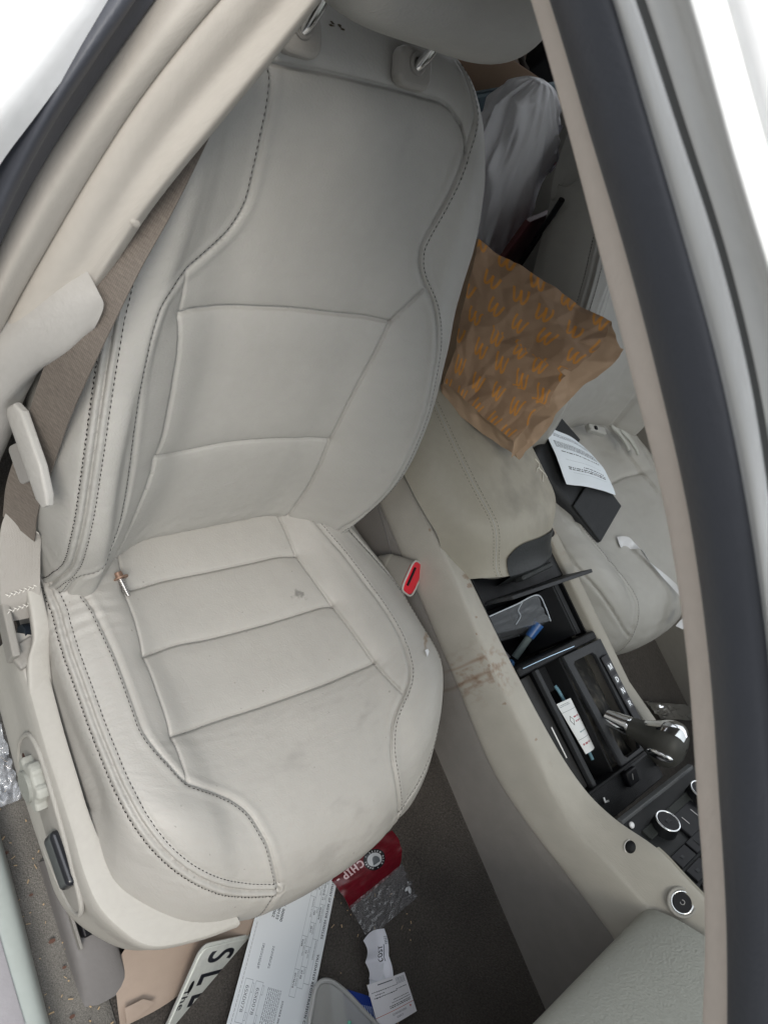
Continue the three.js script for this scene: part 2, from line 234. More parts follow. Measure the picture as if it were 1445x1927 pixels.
function upholster(root, fn, dom, step, seams, panelOf, wrinkle, mat, rows, flip) {
  const [s0, s1, t0, t1] = dom, ns = Math.round((s1 - s0) / step), nt = Math.round((t1 - t0) / step), W = ns + 1;
  const normalAt = (s, t) => { const e = 0.0015, a = fn(s + e, t).sub(fn(s - e, t)), b = fn(s, t + e).sub(fn(s, t - e)); const n = a.cross(b).normalize(); return flip ? n.negate() : n; };
  for (const q of seams) { q.uv = smoothSeam(q.pts); q.p = q.uv.map(([s, t]) => fn(s, t)); q.box = new THREE.Box3().setFromPoints(q.p).expandByScalar(0.045); }
  const along = seams.filter(q => q.along), cross = seams.filter(q => !q.along);
  const F = new Uint8Array(W * (nt + 1)), S = new Float32Array(W * (nt + 1)), T = new Float32Array(W * (nt + 1)), P = new Float32Array(W * (nt + 1) * 3), UV = new Float32Array(W * (nt + 1) * 2);
  for (let j = 0; j <= nt; j++) for (let i = 0; i <= ns; i++) { S[j * W + i] = s0 + (s1 - s0) * i / ns; T[j * W + i] = t0 + (t1 - t0) * j / nt; }
  for (const q of cross) for (let i = 0; i <= ns; i++) { const v = seamAt(q.uv, s0 + (s1 - s0) * i / ns, 0, 1); if (v === null) continue; const j = Math.round((v - t0) / (t1 - t0) * nt); if (j > 5 && j < nt - 5) { const o = v - (t0 + (t1 - t0) * j / nt); for (let k = -5; k <= 5; k++) T[(j + k) * W + i] += o * (1 - Math.abs(k) / 6); F[j * W + i] = 1; } }
  for (let j = 0; j <= nt; j++) for (const q of along) { const v0 = seamAt(q.uv, t0 + (t1 - t0) * j / nt); if (v0 === null) continue; const i = Math.round((v0 - s0) / (s1 - s0) * ns), v = seamAt(q.uv, T[j * W + i]) ?? v0; if (i > 5 && i < ns - 5) { const o = v - S[j * W + i]; for (let k = -5; k <= 5; k++) { const kk = j * W + i + k; if (k && F[kk] === 2) { if (k < 0) continue; break; } S[kk] += o * (1 - Math.abs(k) / 6); } F[j * W + i] = 2; } }
  const dispAt = (p, s, t) => {
    let d = 0; const ds = {};
    for (const q of seams) { let m = 0.045; if (q.box.containsPoint(p)) { let b2 = 0.002025, bi = -1; for (let i = 0; i < q.p.length; i++) { const a = q.p[i], e = (a.x - p.x) ** 2 + (a.y - p.y) ** 2 + (a.z - p.z) ** 2; if (e < b2) { b2 = e; bi = i; } }
        if (bi >= 0) { m = Math.sqrt(b2); for (const o of [-1, 0]) { const a = q.p[bi + o], c = q.p[bi + o + 1]; if (!a || !c) continue; const dx = c.x - a.x, dy = c.y - a.y, dz = c.z - a.z, l2 = dx * dx + dy * dy + dz * dz || 1e-12, f = clamp(((p.x - a.x) * dx + (p.y - a.y) * dy + (p.z - a.z) * dz) / l2, 0, 1); m = Math.min(m, Math.hypot(p.x - a.x - f * dx, p.y - a.y - f * dy, p.z - a.z - f * dz)); } } } const e = m; d += m < 0.045 ? PROFILE[q.kind](e) - PROFILE[q.kind](0.045) : 0; ds[q.name] = m; }
    return d + wrinkle(s, t, ds);
  };
  const Q = []; for (let k = 0; k < W * (nt + 1); k++) Q.push(fn(S[k], T[k]));
  for (let k = 0; k < W * (nt + 1); k++) { const s = S[k], t = T[k], i = k % W, j = (k - i) / W, p = Q[k].clone(), n = Q[j * W + Math.min(ns, i + 1)].clone().sub(Q[j * W + Math.max(0, i - 1)]).cross(Q[Math.min(nt, j + 1) * W + i].clone().sub(Q[Math.max(0, j - 1) * W + i])).normalize(); if (flip) n.negate(); p.addScaledVector(n, dispAt(p, s, t)); P[3 * k] = p.x; P[3 * k + 1] = p.y; P[3 * k + 2] = p.z; UV[2 * k] = s + 0.5; UV[2 * k + 1] = t + 0.2; }
  const idx = new Map(), all = [];
  for (let j = 0; j < nt; j++) for (let i = 0; i < ns; i++) {
    const a = j * W + i, b = a + 1, c = a + W, d = c + 1, alt = F[a] && F[d] && !(F[b] && F[c]), tri = alt ? (flip ? [[a, d, b], [a, c, d]] : [[a, b, d], [a, d, c]]) : (flip ? [[a, c, b], [b, c, d]] : [[a, b, c], [b, d, c]]);
    for (const f of tri) { const nm = panelOf((S[f[0]] + S[f[1]] + S[f[2]]) / 3, (T[f[0]] + T[f[1]] + T[f[2]]) / 3); if (!idx.has(nm)) idx.set(nm, []); idx.get(nm).push(...f); all.push(...f); }
  }
  const g = new THREE.BufferGeometry(); g.setAttribute('position', new THREE.BufferAttribute(P, 3)); g.setIndex(all); g.computeVertexNormals(); const NN = g.attributes.normal.array;
  for (const [nm, list] of idx) {
    const map = new Map(), pos = [], nor = [], uv = [], id = [];
    for (const k of list) { let m = map.get(k); if (m === undefined) { m = map.size; map.set(k, m); pos.push(P[3 * k], P[3 * k + 1], P[3 * k + 2]); nor.push(NN[3 * k], NN[3 * k + 1], NN[3 * k + 2]); uv.push(UV[2 * k], UV[2 * k + 1]); } id.push(m); }
    const h = new THREE.BufferGeometry(); h.setAttribute('position', new THREE.Float32BufferAttribute(pos, 3)); h.setAttribute('normal', new THREE.Float32BufferAttribute(nor, 3)); h.setAttribute('uv', new THREE.Float32BufferAttribute(uv, 2)); h.setIndex(id);
    part(root, nm.replace(/_[lr]$|_\d$/, ''), h, mat);
  }
  // thread: short stitches laid in rows beside the seams
  for (const r of rows) {
    const q = seams.find(x => x.name === r.seam), uv = smoothSeam(q.pts).filter(([s, t]) => t > (r.from ?? -9) && t < (r.to ?? 9)); if (uv.length < 3) continue;
    const pts = uv.map(([s, t], i) => { const a = uv[Math.max(0, i - 1)], b = uv[Math.min(uv.length - 1, i + 1)], n = normalAt(s, t), d = fn(b[0], b[1]).sub(fn(a[0], a[1])).normalize(), side = n.clone().cross(d).normalize(); const p0 = fn(s, t); const c = p0.clone().addScaledVector(side, r.off); return { p: c.addScaledVector(n, dispAt(c, s, t) + 0.0006), n }; });
    const c = new THREE.CatmullRomCurve3(pts.map(x => x.p), false, 'centripetal'), L = c.getLength(), cnt = Math.floor(L / r.pitch), gs = [];
    for (let k = 0; k < cnt; k++) {
      const u = (k + 0.5) / cnt, p = c.getPointAt(u), d = c.getTangentAt(u), n = pts[Math.min(pts.length - 1, Math.round(u * (pts.length - 1)))].n, zig = r.zig ? (k % 2 ? 1 : -1) * r.zig : 0, sd = n.clone().cross(d).normalize();
      const g2 = new THREE.OctahedronGeometry(1); g2.scale(r.pitch * 0.40, r.th, r.th * 0.8); const dd = d.clone().addScaledVector(sd, zig).normalize();
      g2.applyMatrix4(new THREE.Matrix4().makeBasis(dd, n.clone().cross(dd).normalize().negate(), n)); g2.translate(p.x, p.y, p.z); gs.push(g2);
    }
    part(root, 'stitching', gs, r.mat || threadDark, 'stuff');
  }
}
function cushionPanel(s, t) {
  const S = CUSH_SEAM, pl = seamAt(S.pipeL, t), prr = seamAt(S.pipeR, t);
  if (s < 0 ? (pl === null ? (t > 0.5 ? s < seamAt(S.stitchL, Math.min(t, 0.6)) : s < -0.27) : s < pl) : (prr === null ? (t > 0.5 ? s > seamAt(S.stitchR, Math.min(t, 0.6)) : s > 0.23) : s > prr)) return s < 0 ? 'side_panel_l' : 'side_panel_r';
  const a = seamAt(S.stitchL, Math.min(t, 0.6)) ?? -0.236, b = seamAt(S.stitchR, Math.min(t, 0.6)) ?? 0.178;
  if (s < a) return 'bolster_panel_l'; if (s > b) return 'bolster_panel_r';
  const il = seamAt(S.insertL, t), ir = seamAt(S.insertR, t);
  if (il !== null && s < il) return 'inner_bolster_panel_l'; if (ir !== null && s > ir) return 'inner_bolster_panel_r';
  const hh = k => { const v = seamAt(S[k], s, 0, 1); return v === null ? S[k][s < 0 ? 0 : S[k].length - 1][1] : v; };
  return t < hh('h1') ? 'seat_panel_1' : t < hh('h2') ? 'seat_panel_2' : t < hh('h3') ? 'seat_panel_3' : 'front_panel';
}
function backPanel(s, t) {
  const S = BACK_SEAM, tt = clamp(t, -0.06, 0.676);
  if (s < seamAt(S.pipeL, tt)) return 'side_panel_l'; if (s > seamAt(S.pipeR, tt)) return 'side_panel_r';
  if (s < seamAt(S.stitchL, tt)) return 'bolster_panel_l'; if (s > seamAt(S.stitchR, tt)) return 'bolster_panel_r';
  const h3 = seamAt(S.h3, clamp(s, -0.108, 0.192), 0, 1); if (t > h3) return 'top_panel';
  const il = t < -0.06 ? -0.163 : seamAt(S.insertL, t), ir = t < -0.06 ? 0.144 : seamAt(S.insertR, t);
  if (il !== null && s < il) return 'inner_bolster_panel_l'; if (ir !== null && s > ir) return 'inner_bolster_panel_r';
  const hh = k => { const v = seamAt(S[k], s, 0, 1); return v === null ? S[k][s < 0 ? 0 : S[k].length - 1][1] : v; };
  return t < hh('h2') ? 'back_panel_1' : t < hh('h1') ? 'back_panel_2' : 'back_panel_3';
}
// ---------- body of the car: floor, sill, pillar, roof rail, roof, far side ----------
const asphalt = new THREE.MeshStandardMaterial({ color: lin(0.07, 0.07, 0.07), roughness: 0.95, map: trimTone });
solo('ground', new THREE.PlaneGeometry(60, 60).rotateX(-Math.PI / 2).translate(0, -0.30, 0), asphalt, null, null, 'structure');
solo('added_shade_wall', rbox(0.2, 2.5, 14, 0.02, new THREE.Matrix4().makeTranslation(-2.1, 0.95, 0.5)), plastic(0.34, 0.33, 0.31, 0.9), 'plain grey wall added out of view to hold back low sky light', 'wall');  // unseen wall, added to block low sky light on the door side
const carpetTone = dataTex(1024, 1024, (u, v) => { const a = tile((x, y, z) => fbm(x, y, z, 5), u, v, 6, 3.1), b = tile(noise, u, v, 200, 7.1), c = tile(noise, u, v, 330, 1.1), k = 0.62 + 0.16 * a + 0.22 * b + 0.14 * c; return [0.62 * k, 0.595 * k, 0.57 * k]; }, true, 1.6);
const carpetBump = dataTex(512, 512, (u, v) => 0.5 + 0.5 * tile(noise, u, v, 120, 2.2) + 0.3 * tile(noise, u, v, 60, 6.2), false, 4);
const carpet = new THREE.MeshStandardMaterial({ color: lin(0.47, 0.455, 0.44), map: carpetTone, roughness: 1, bumpMap: carpetBump, bumpScale: 0.002 });  // darker than the sill strip: footwell shade put into the colour
{ // one moulded carpet: sill side, footwell, tunnel side, toe board
  const prof = [[-0.345, 0.085], [-0.335, 0.064], [-0.31, 0.060], [-0.1, 0.060], [0.1, 0.060], [0.235, 0.061], [0.262, 0.066], [0.285, 0.085], [0.31, 0.130], [0.332, 0.185], [0.338, 0.205], [0.343, 0.207]];
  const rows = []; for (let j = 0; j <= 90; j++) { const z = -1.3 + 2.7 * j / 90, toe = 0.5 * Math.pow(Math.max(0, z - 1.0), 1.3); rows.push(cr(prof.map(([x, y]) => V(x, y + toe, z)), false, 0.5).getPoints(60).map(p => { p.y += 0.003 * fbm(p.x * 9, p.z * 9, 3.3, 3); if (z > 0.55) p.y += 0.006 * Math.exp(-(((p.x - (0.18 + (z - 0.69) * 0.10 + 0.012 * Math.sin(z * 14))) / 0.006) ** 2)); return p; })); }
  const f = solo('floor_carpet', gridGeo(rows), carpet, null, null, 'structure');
  solo('driver_floor', [new THREE.BoxGeometry(0.74, 0.02, 2.7).translate(1.03, 0.05, 0.05), new THREE.BoxGeometry(0.02, 0.2, 2.7).translate(0.668, 0.14, 0.05)], carpet, null, null, 'structure');
  const litCarpetTone = dataTex(1024, 1024, (u, v) => { const a = tile((x, y, z) => fbm(x, y, z, 5), u, v, 7, 5.1), b = tile(noise, u, v, 220, 3.1), c = tile(noise, u, v, 340, 8.1), k = 0.70 + 0.16 * a + 0.20 * b + 0.16 * c; return [0.66 * k, 0.645 * k, 0.62 * k]; }, true, 2.5);  // lighter copy of the carpet, daylight from the open door put into its colour
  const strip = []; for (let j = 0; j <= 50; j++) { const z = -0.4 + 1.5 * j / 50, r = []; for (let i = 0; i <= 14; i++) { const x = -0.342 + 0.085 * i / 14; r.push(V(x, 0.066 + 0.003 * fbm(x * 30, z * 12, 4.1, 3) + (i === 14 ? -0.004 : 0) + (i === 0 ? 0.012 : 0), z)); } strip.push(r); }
  solo('lit_sill_carpet', gridGeo(strip), new THREE.MeshStandardMaterial({ color: lin(0.78, 0.77, 0.75), map: litCarpetTone, roughness: 1, bumpMap: carpetBump, bumpScale: 0.002 }), null, null, 'structure');
  // loose litter trodden into the pile
  const bits = []; for (let k = 0; k < 170; k++) { const left = k < 70, x = left ? -0.335 + 0.075 * rnd() : -0.05 + 0.34 * rnd(), z = left ? 0.20 + 0.42 * rnd() : 0.58 + 0.33 * rnd(); const g = new THREE.BoxGeometry(0.002 + 0.006 * rnd() ** 2, 0.0006, 0.0006 + 0.0012 * rnd()); g.rotateY(rnd() * 6.3).rotateZ((rnd() - 0.5) * 0.4); g.translate(x, left ? 0.0695 : 0.0645, z); bits.push(g); }
  solo('carpet_crumbs', bits, new THREE.MeshStandardMaterial({ color: lin(0.42, 0.30, 0.17), roughness: 0.8 }), 'dry straw coloured crumbs trodden into the grey carpet', 'crumbs', 'stuff');
  const leaf = []; for (const [x, z, r] of [[-0.305, 0.462, 0.005], [-0.300, 0.50, 0.003], [-0.308, 0.56, 0.004], [-0.318, 0.585, 0.0035], [-0.313, 0.395, 0.003], [-0.327, 0.33, 0.0035], [-0.29, 0.585, 0.003]]) { const g = new THREE.CircleGeometry(r, 7).rotateX(-1.5).rotateY(rnd() * 6).scale(1, 1, 0.6); g.translate(x, 0.0705, z); leaf.push(g); }
  solo('leaf_crumbs', leaf, new THREE.MeshStandardMaterial({ color: lin(0.10, 0.05, 0.035), roughness: 0.9, side: THREE.DoubleSide }), 'dark reddish leaf crumbs on the carpet beside the sill', 'crumbs', 'stuff');
}
{ // white painted sill with a worn scuff plate
  const t = thing('door_sill', 'pale green white painted door sill with a worn tread plate, along the carpet edge', 'door sill', [-0.4, 0.06, 0.3]);
  const prof = [[-0.336, 0.075], [-0.343, 0.105], [-0.352, 0.122], [-0.366, 0.128], [-0.40, 0.129], [-0.47, 0.126], [-0.50, 0.10], [-0.505, 0.0], [-0.50, -0.12]], rows = [];
  for (let j = 0; j <= 40; j++) { const z = -0.5 + 1.7 * j / 40; rows.push(cr(prof.map(([x, y]) => V(x + 0.007 - 0.008 * sstep(0.3, 0.6, z), y, z))).getPoints(30)); }
  part(t, 'sill_panel', gridGeo(rows), new THREE.MeshPhysicalMaterial({ color: lin(0.37, 0.405, 0.38), roughness: 0.45, clearcoat: 0.3, map: trimTone }));
  const tread = slab(roundRect(0.075, 0.36, 0.018), 0.003, 0.001, new THREE.Matrix4().makeTranslation(-0.411, 0.1295, 0.575).multiply(new THREE.Matrix4().makeRotationX(-Math.PI / 2)));
  part(t, 'tread_plate', tread, plastic(0.308, 0.296, 0.308, 0.5));
  const rim = []; for (let k = 0; k < 46; k++) { const g = new THREE.IcosahedronGeometry(0.0008 + 0.0012 * rnd(), 0); const z = 0.40 + 0.20 * k / 46; g.scale(1, 0.5, 1.6); g.translate(-0.3795 + (rnd() - 0.5) * 0.003 - (z < 0.415 ? (0.415 - z) * 1 : 0), 0.131, z); rim.push(g); }
  part(t, 'dirt_line', rim, new THREE.MeshStandardMaterial({ color: lin(0.09, 0.065, 0.045), roughness: 1 }), 'stuff');
}
{ // centre pillar beside the seat
  const t = thing('center_pillar', 'cream trimmed centre pillar with black rubber door seal beside the seat back', 'door pillar', [-0.36, 0.1, -0.12]);
  const so = [[-0.41, 0.45, -0.07], [-0.40, 0.742, -0.101], [-0.39, 0.891, -0.086], [-0.38, 0.940, -0.088], [-0.355, 0.974, -0.112], [-0.33, 0.995, -0.139], [-0.30, 1.03, -0.17], [-0.265, 1.08, -0.21]];
  const sr = [[-0.40, 0.45, -0.062], [-0.39, 0.740, -0.092], [-0.375, 0.861, -0.092], [-0.36, 0.919, -0.104], [-0.33, 0.975, -0.125], [-0.305, 0.994, -0.149], [-0.28, 1.03, -0.175], [-0.25, 1.085, -0.21]];
  const si = [[-0.385, 0.45, -0.09], [-0.37, 0.700, -0.111], [-0.36, 0.784, -0.115], [-0.35, 0.842, -0.124], [-0.32, 0.904, -0.146], [-0.295, 0.954, -0.161], [-0.285, 0.996, -0.162], [-0.25, 1.05, -0.19]];
  const b12 = [[-0.35, 0.45, -0.10], [-0.34, 0.638, -0.113], [-0.335, 0.718, -0.107], [-0.325, 0.764, -0.109], [-0.305, 0.874, -0.126], [-0.285, 0.928, -0.139], [-0.265, 0.972, -0.148], [-0.25, 1.011, -0.149], [-0.215, 1.08, -0.165]];
  const mid = [[-0.310, 0.60, -0.096], [-0.31, 0.694, -0.093], [-0.305, 0.732, -0.095], [-0.295, 0.769, -0.100], [-0.28, 0.847, -0.115], [-0.26, 0.896, -0.130], [-0.24, 0.943, -0.138], [-0.22, 0.991, -0.146], [-0.19, 1.06, -0.155]];
  const rgt = [[-0.287, 0.70, -0.09], [-0.285, 0.764, -0.083], [-0.272, 0.800, -0.100], [-0.265, 0.835, -0.105], [-0.25, 0.881, -0.110], [-0.23, 0.930, -0.119], [-0.21, 0.983, -0.128], [-0.19, 1.044, -0.134], [-0.17, 1.09, -0.148]];
  so.forEach((p, i) => { for (let m = 0; m < 3; m++) p[m] += 0.5 * (sr[i][m] - p[m]); });
  const off = (l, x, y, z) => l.map(p => [p[0] + x, p[1] + y, p[2] + z]);
  for (const l of [so, sr, si, b12, mid, rgt]) for (let k = 0; k < 2; k++) { const c = l.map(p => p.slice()); for (let i = 1; i < l.length - 1; i++) for (let m = 0; m < 3; m++) l[i][m] = 0.5 * c[i][m] + 0.25 * (c[i - 1][m] + c[i + 1][m]); }
  part(t, 'door_seal', loft([off(so, -0.004, 0, -0.012), so, sr, off(sr, 0.006, -0.004, -0.012), off(si, 0, 0, 0.0), off(si, 0.004, 0, -0.03)], 60, 5), rubber);
  // outer trim roll: from the seal groove round to the joint
  const q = (a, b, f, dx, dz) => cr(a).getPoints(24).map((p, i) => { const r = p.clone().lerp(cr(b).getPoints(24)[i], f); r.x += dx; r.z += dz; return r.toArray(); });
  part(t, 'seal_side_trim', loft([off(si, 0.006, 0, -0.02), off(si, 0.003, 0, -0.002), q(si, b12, 0.3, -0.003, 0.012), q(si, b12, 0.7, -0.003, 0.008), off(b12, 0.001, 0, -0.001), off(b12, 0.002, 0, -0.012)], 60, 5), trimPillar);
  part(t, 'upper_trim', loft([off(b12, 0.004, 0, -0.012), off(b12, 0.002, 0, 0.0015), q(b12, mid, 0.5, -0.004, 0.006), off(mid, -0.003, 0, 0.004), q(mid, rgt, 0.6, -0.002, 0.004), rgt, off(rgt, 0.016, 0, -0.012), off(rgt, 0.03, 0, -0.05)], 60, 5), trimPillar);
  // lower trim with its turned corner
  const A = [[-0.345, 0.560, -0.120], [-0.33, 0.655, -0.105], [-0.315, 0.705, -0.098], [-0.306, 0.745, -0.089], [-0.288, 0.775, -0.080]];
  const lowOut = [[-0.37, 0.30, -0.06], [-0.36, 0.45, -0.075], [-0.35, 0.560, -0.10], [-0.335, 0.66, -0.095], [-0.312, 0.735, -0.085], [-0.288, 0.776, -0.075]];
  const lowMid = [[-0.335, 0.28, -0.065], [-0.335, 0.45, -0.075], [-0.325, 0.55, -0.085], [-0.310, 0.64, -0.080], [-0.295, 0.70, -0.068], [-0.283, 0.768, -0.068]];
  const lowIn = [[-0.303, 0.28, -0.080], [-0.303, 0.478, -0.082], [-0.302, 0.57, -0.090], [-0.290, 0.612, -0.100], [-0.284, 0.68, -0.076], [-0.281, 0.735, -0.066]];
  part(t, 'lower_trim', loft([off(lowOut, -0.004, 0, -0.03), lowOut, lowMid, lowIn, off(lowIn, 0.012, 0, -0.012), off(lowIn, 0.02, 0, -0.05)], 60, 6), plastic(0.431, 0.420, 0.397, 0.5, 0.0003));
  part(t, 'trim_notch', new THREE.SphereGeometry(1, 20, 14).scale(0.007, 0.0045, 0.003).rotateZ(-0.7).translate(-0.265, 0.832, -0.104), trimPillar);
  part(t, 'pillar_core', rbox(0.03, 0.55, 0.12, 0.01, frame([-0.265, 1.02, -0.235], [1, 0, 0], [0.24, 1, -0.06])), trimGrey);
  part(t, 'pillar_core', rbox(0.06, 0.75, 0.05, 0.01, frame([-0.345, 0.40, -0.175], [1, 0, 0], [0.06, 1, -0.02])), blackMatt);
}
{ // rear door skin outside the pillar
  const t = thing('rear_door', 'white painted rear door skin outside the black pillar seal', 'car door', [-0.45, 0, -0.5]);
  const a = [[-0.47, 0.40, -0.05], [-0.455, 0.72, -0.085], [-0.425, 0.895, -0.098], [-0.405, 0.95, -0.105], [-0.375, 0.99, -0.13], [-0.345, 1.02, -0.16], [-0.30, 1.08, -0.21]];
  const o = (x, y, z) => a.map(p => [p[0] + x + 0.008, p[1] + y - 0.010, p[2] + z]);
  part(t, 'door_skin', loft([o(0.03, -0.012, 0.0), o(0.006, 0, 0.006), o(-0.004, 0.002, -0.004), o(-0.012, 0.004, -0.05), o(-0.022, 0.006, -0.2), o(-0.03, 0.008, -0.6)], 40, 4), whitePaint);
}
{ // roof rail over the door: trim strip, rubber seal, painted channel
  const t = thing('roof_rail', 'roof rail over the door opening with cream strip, black rubber seal and white paint', 'roof rail', [-0.25, 1.1, 0.3]);
  const ext = (l, n = 3) => { const a = l[0], b = l[1], c = l[l.length - 1], d = l[l.length - 2], pre = [], post = []; for (let k = n; k >= 1; k--) pre.push([a[0] + (a[0] - b[0]) * k, a[1] + (a[1] - b[1]) * k * 0.8, a[2] + (a[2] - b[2]) * k]); for (let k = 1; k <= n; k++) post.push([c[0] + (c[0] - d[0]) * k, c[1] + (c[1] - d[1]) * k, c[2] + (c[2] - d[2]) * k]); return [...pre, ...l, ...post]; };
  const sl = ext([[-0.235, 1.187, 0.049], [-0.235, 1.172, 0.115], [-0.235, 1.156, 0.179], [-0.235, 1.14, 0.243], [-0.235, 1.123, 0.307], [-0.235, 1.098, 0.374], [-0.235, 1.066, 0.443], [-0.235, 1.038, 0.502], [-0.235, 1.005, 0.559]]);
  const sR = ext([[-0.25, 1.202, 0.072], [-0.25, 1.189, 0.134], [-0.25, 1.176, 0.196], [-0.25, 1.161, 0.255], [-0.25, 1.144, 0.314], [-0.25, 1.12, 0.376], [-0.25, 1.09, 0.441], [-0.25, 1.064, 0.495], [-0.25, 1.035, 0.549]]);
  const se = ext([[-0.275, 1.228, 0.11], [-0.275, 1.216, 0.165], [-0.275, 1.204, 0.219], [-0.275, 1.191, 0.272], [-0.275, 1.175, 0.323], [-0.275, 1.154, 0.379], [-0.275, 1.128, 0.436], [-0.275, 1.106, 0.484], [-0.275, 1.083, 0.531]]);
  const f1 = ext([[-0.285, 1.237, 0.125], [-0.285, 1.227, 0.178], [-0.285, 1.217, 0.23], [-0.285, 1.204, 0.279], [-0.285, 1.187, 0.327], [-0.285, 1.167, 0.38], [-0.285, 1.144, 0.434]], 4);
  const gp = ext([[-0.29, 1.243, 0.134], [-0.29, 1.233, 0.185], [-0.29, 1.223, 0.235], [-0.29, 1.21, 0.283], [-0.29, 1.194, 0.329], [-0.29, 1.175, 0.381], [-0.29, 1.153, 0.433]], 4);
  const b2 = ext([[-0.315, 1.261, 0.163], [-0.315, 1.248, 0.218], [-0.315, 1.24, 0.255], [-0.315, 1.232, 0.295], [-0.315, 1.221, 0.337], [-0.315, 1.206, 0.382], [-0.315, 1.188, 0.428]], 4);
  const o = (l, x, y, z = 0) => l.map(p => [p[0] + x, p[1] + y, p[2] + z]);
  const mixl = (a, b, f, x, y) => { const A = cr(a).getPoints(28), B = cr(b).getPoints(28); return A.map((p, i) => p.clone().lerp(B[i], f).add(V(x, y, 0)).toArray()); };
  part(t, 'trim_strip', loft([o(sl, 0.010, 0.040), o(sl, 0.004, 0.004), sl, mixl(sl, sR, 0.5, -0.004, 0.004), o(sR, 0.001, 0.0005), o(sR, 0.008, 0.004)], 80, 5), plastic(0.80, 0.71, 0.63, 0.75, 0.0002));
  part(t, 'rail_seal', loft([o(sR, 0.006, 0.003), o(sR, 0, -0.001), mixl(sR, se, 0.22, -0.008, -0.003), mixl(sR, se, 0.6, -0.010, -0.001), o(se, -0.002, 0.001), o(se, 0.006, 0.006)], 80, 5), rubber);
  const flange = new THREE.MeshPhysicalMaterial({ color: lin(0.84, 0.85, 0.84), roughness: 0.35, clearcoat: 0.5, map: trimTone });
  part(t, 'inner_channel', loft([o(se, 0.004, -0.004), o(se, 0.0005, 0.0015), o(f1, -0.001, 0), o(f1, 0.004, 0.006)], 80, 3), flange);
  part(t, 'drip_groove', loft([o(f1, 0.004, -0.002), o(f1, 0.0015, 0.001), o(gp, 0.0015, 0.001), o(gp, 0.004, -0.001)], 80, 2), plastic(0.123, 0.127, 0.127, 0.5));
  part(t, 'outer_channel', loft([o(gp, 0.006, -0.001), o(gp, -0.0005, 0.0005), mixl(gp, b2, 0.35, 0.003, 0.003), mixl(gp, b2, 0.75, 0.002, 0.001), o(b2, 0.0, 0.0), o(b2, 0.012, 0.012)], 80, 4), flange);
  const edge = ext([[-0.300, 1.290, 0.163], [-0.300, 1.277, 0.218], [-0.300, 1.269, 0.255], [-0.300, 1.261, 0.295], [-0.300, 1.250, 0.337], [-0.300, 1.235, 0.382], [-0.300, 1.217, 0.428]], 4);
  part(t, 'roof_edge', loft([o(b2, 0.012, 0.004), o(b2, 0.006, 0.010), o(b2, 0.006, 0.018), edge, o(edge, 0.06, 0.012), o(edge, 0.2, 0.03)], 80, 4), whitePaint);
}
{ // front end of the footwell and the opened front door, which keep low light out
  const t = thing('footwell_front', 'dark firewall and kick panel closing the front of the footwell', 'firewall', [0.5, 0, 1.3]);
  part(t, 'firewall', rbox(1.8, 0.95, 0.03, 0.01, frame([0.507, 0.36, 1.42], [1, 0, 0], [0, 1, 0.15])), trimGrey);
  part(t, 'kick_panel', rbox(0.03, 0.72, 0.62, 0.01, new THREE.Matrix4().makeTranslation(-0.365, 0.42, 1.10)), trimGreige);
  part(t, 'kick_panel', rbox(0.03, 0.72, 0.62, 0.01, new THREE.Matrix4().makeTranslation(1.37, 0.42, 1.10)), trimGreige);
  const d = thing('front_door', 'opened front passenger door standing outside the sill', 'car door', [-0.9, 0, 0.8]);
  part(d, 'door_panel', rbox(1.0, 0.78, 0.07, 0.02, frame([-0.90, 0.36, 0.93], [0.93, 0, 0.36], [0, 1, 0])), trimBeige);
  part(d, 'door_skin', rbox(1.0, 0.80, 0.03, 0.01, frame([-0.915, 0.36, 0.985], [0.93, 0, 0.36], [0, 1, 0])), whitePaint);
}
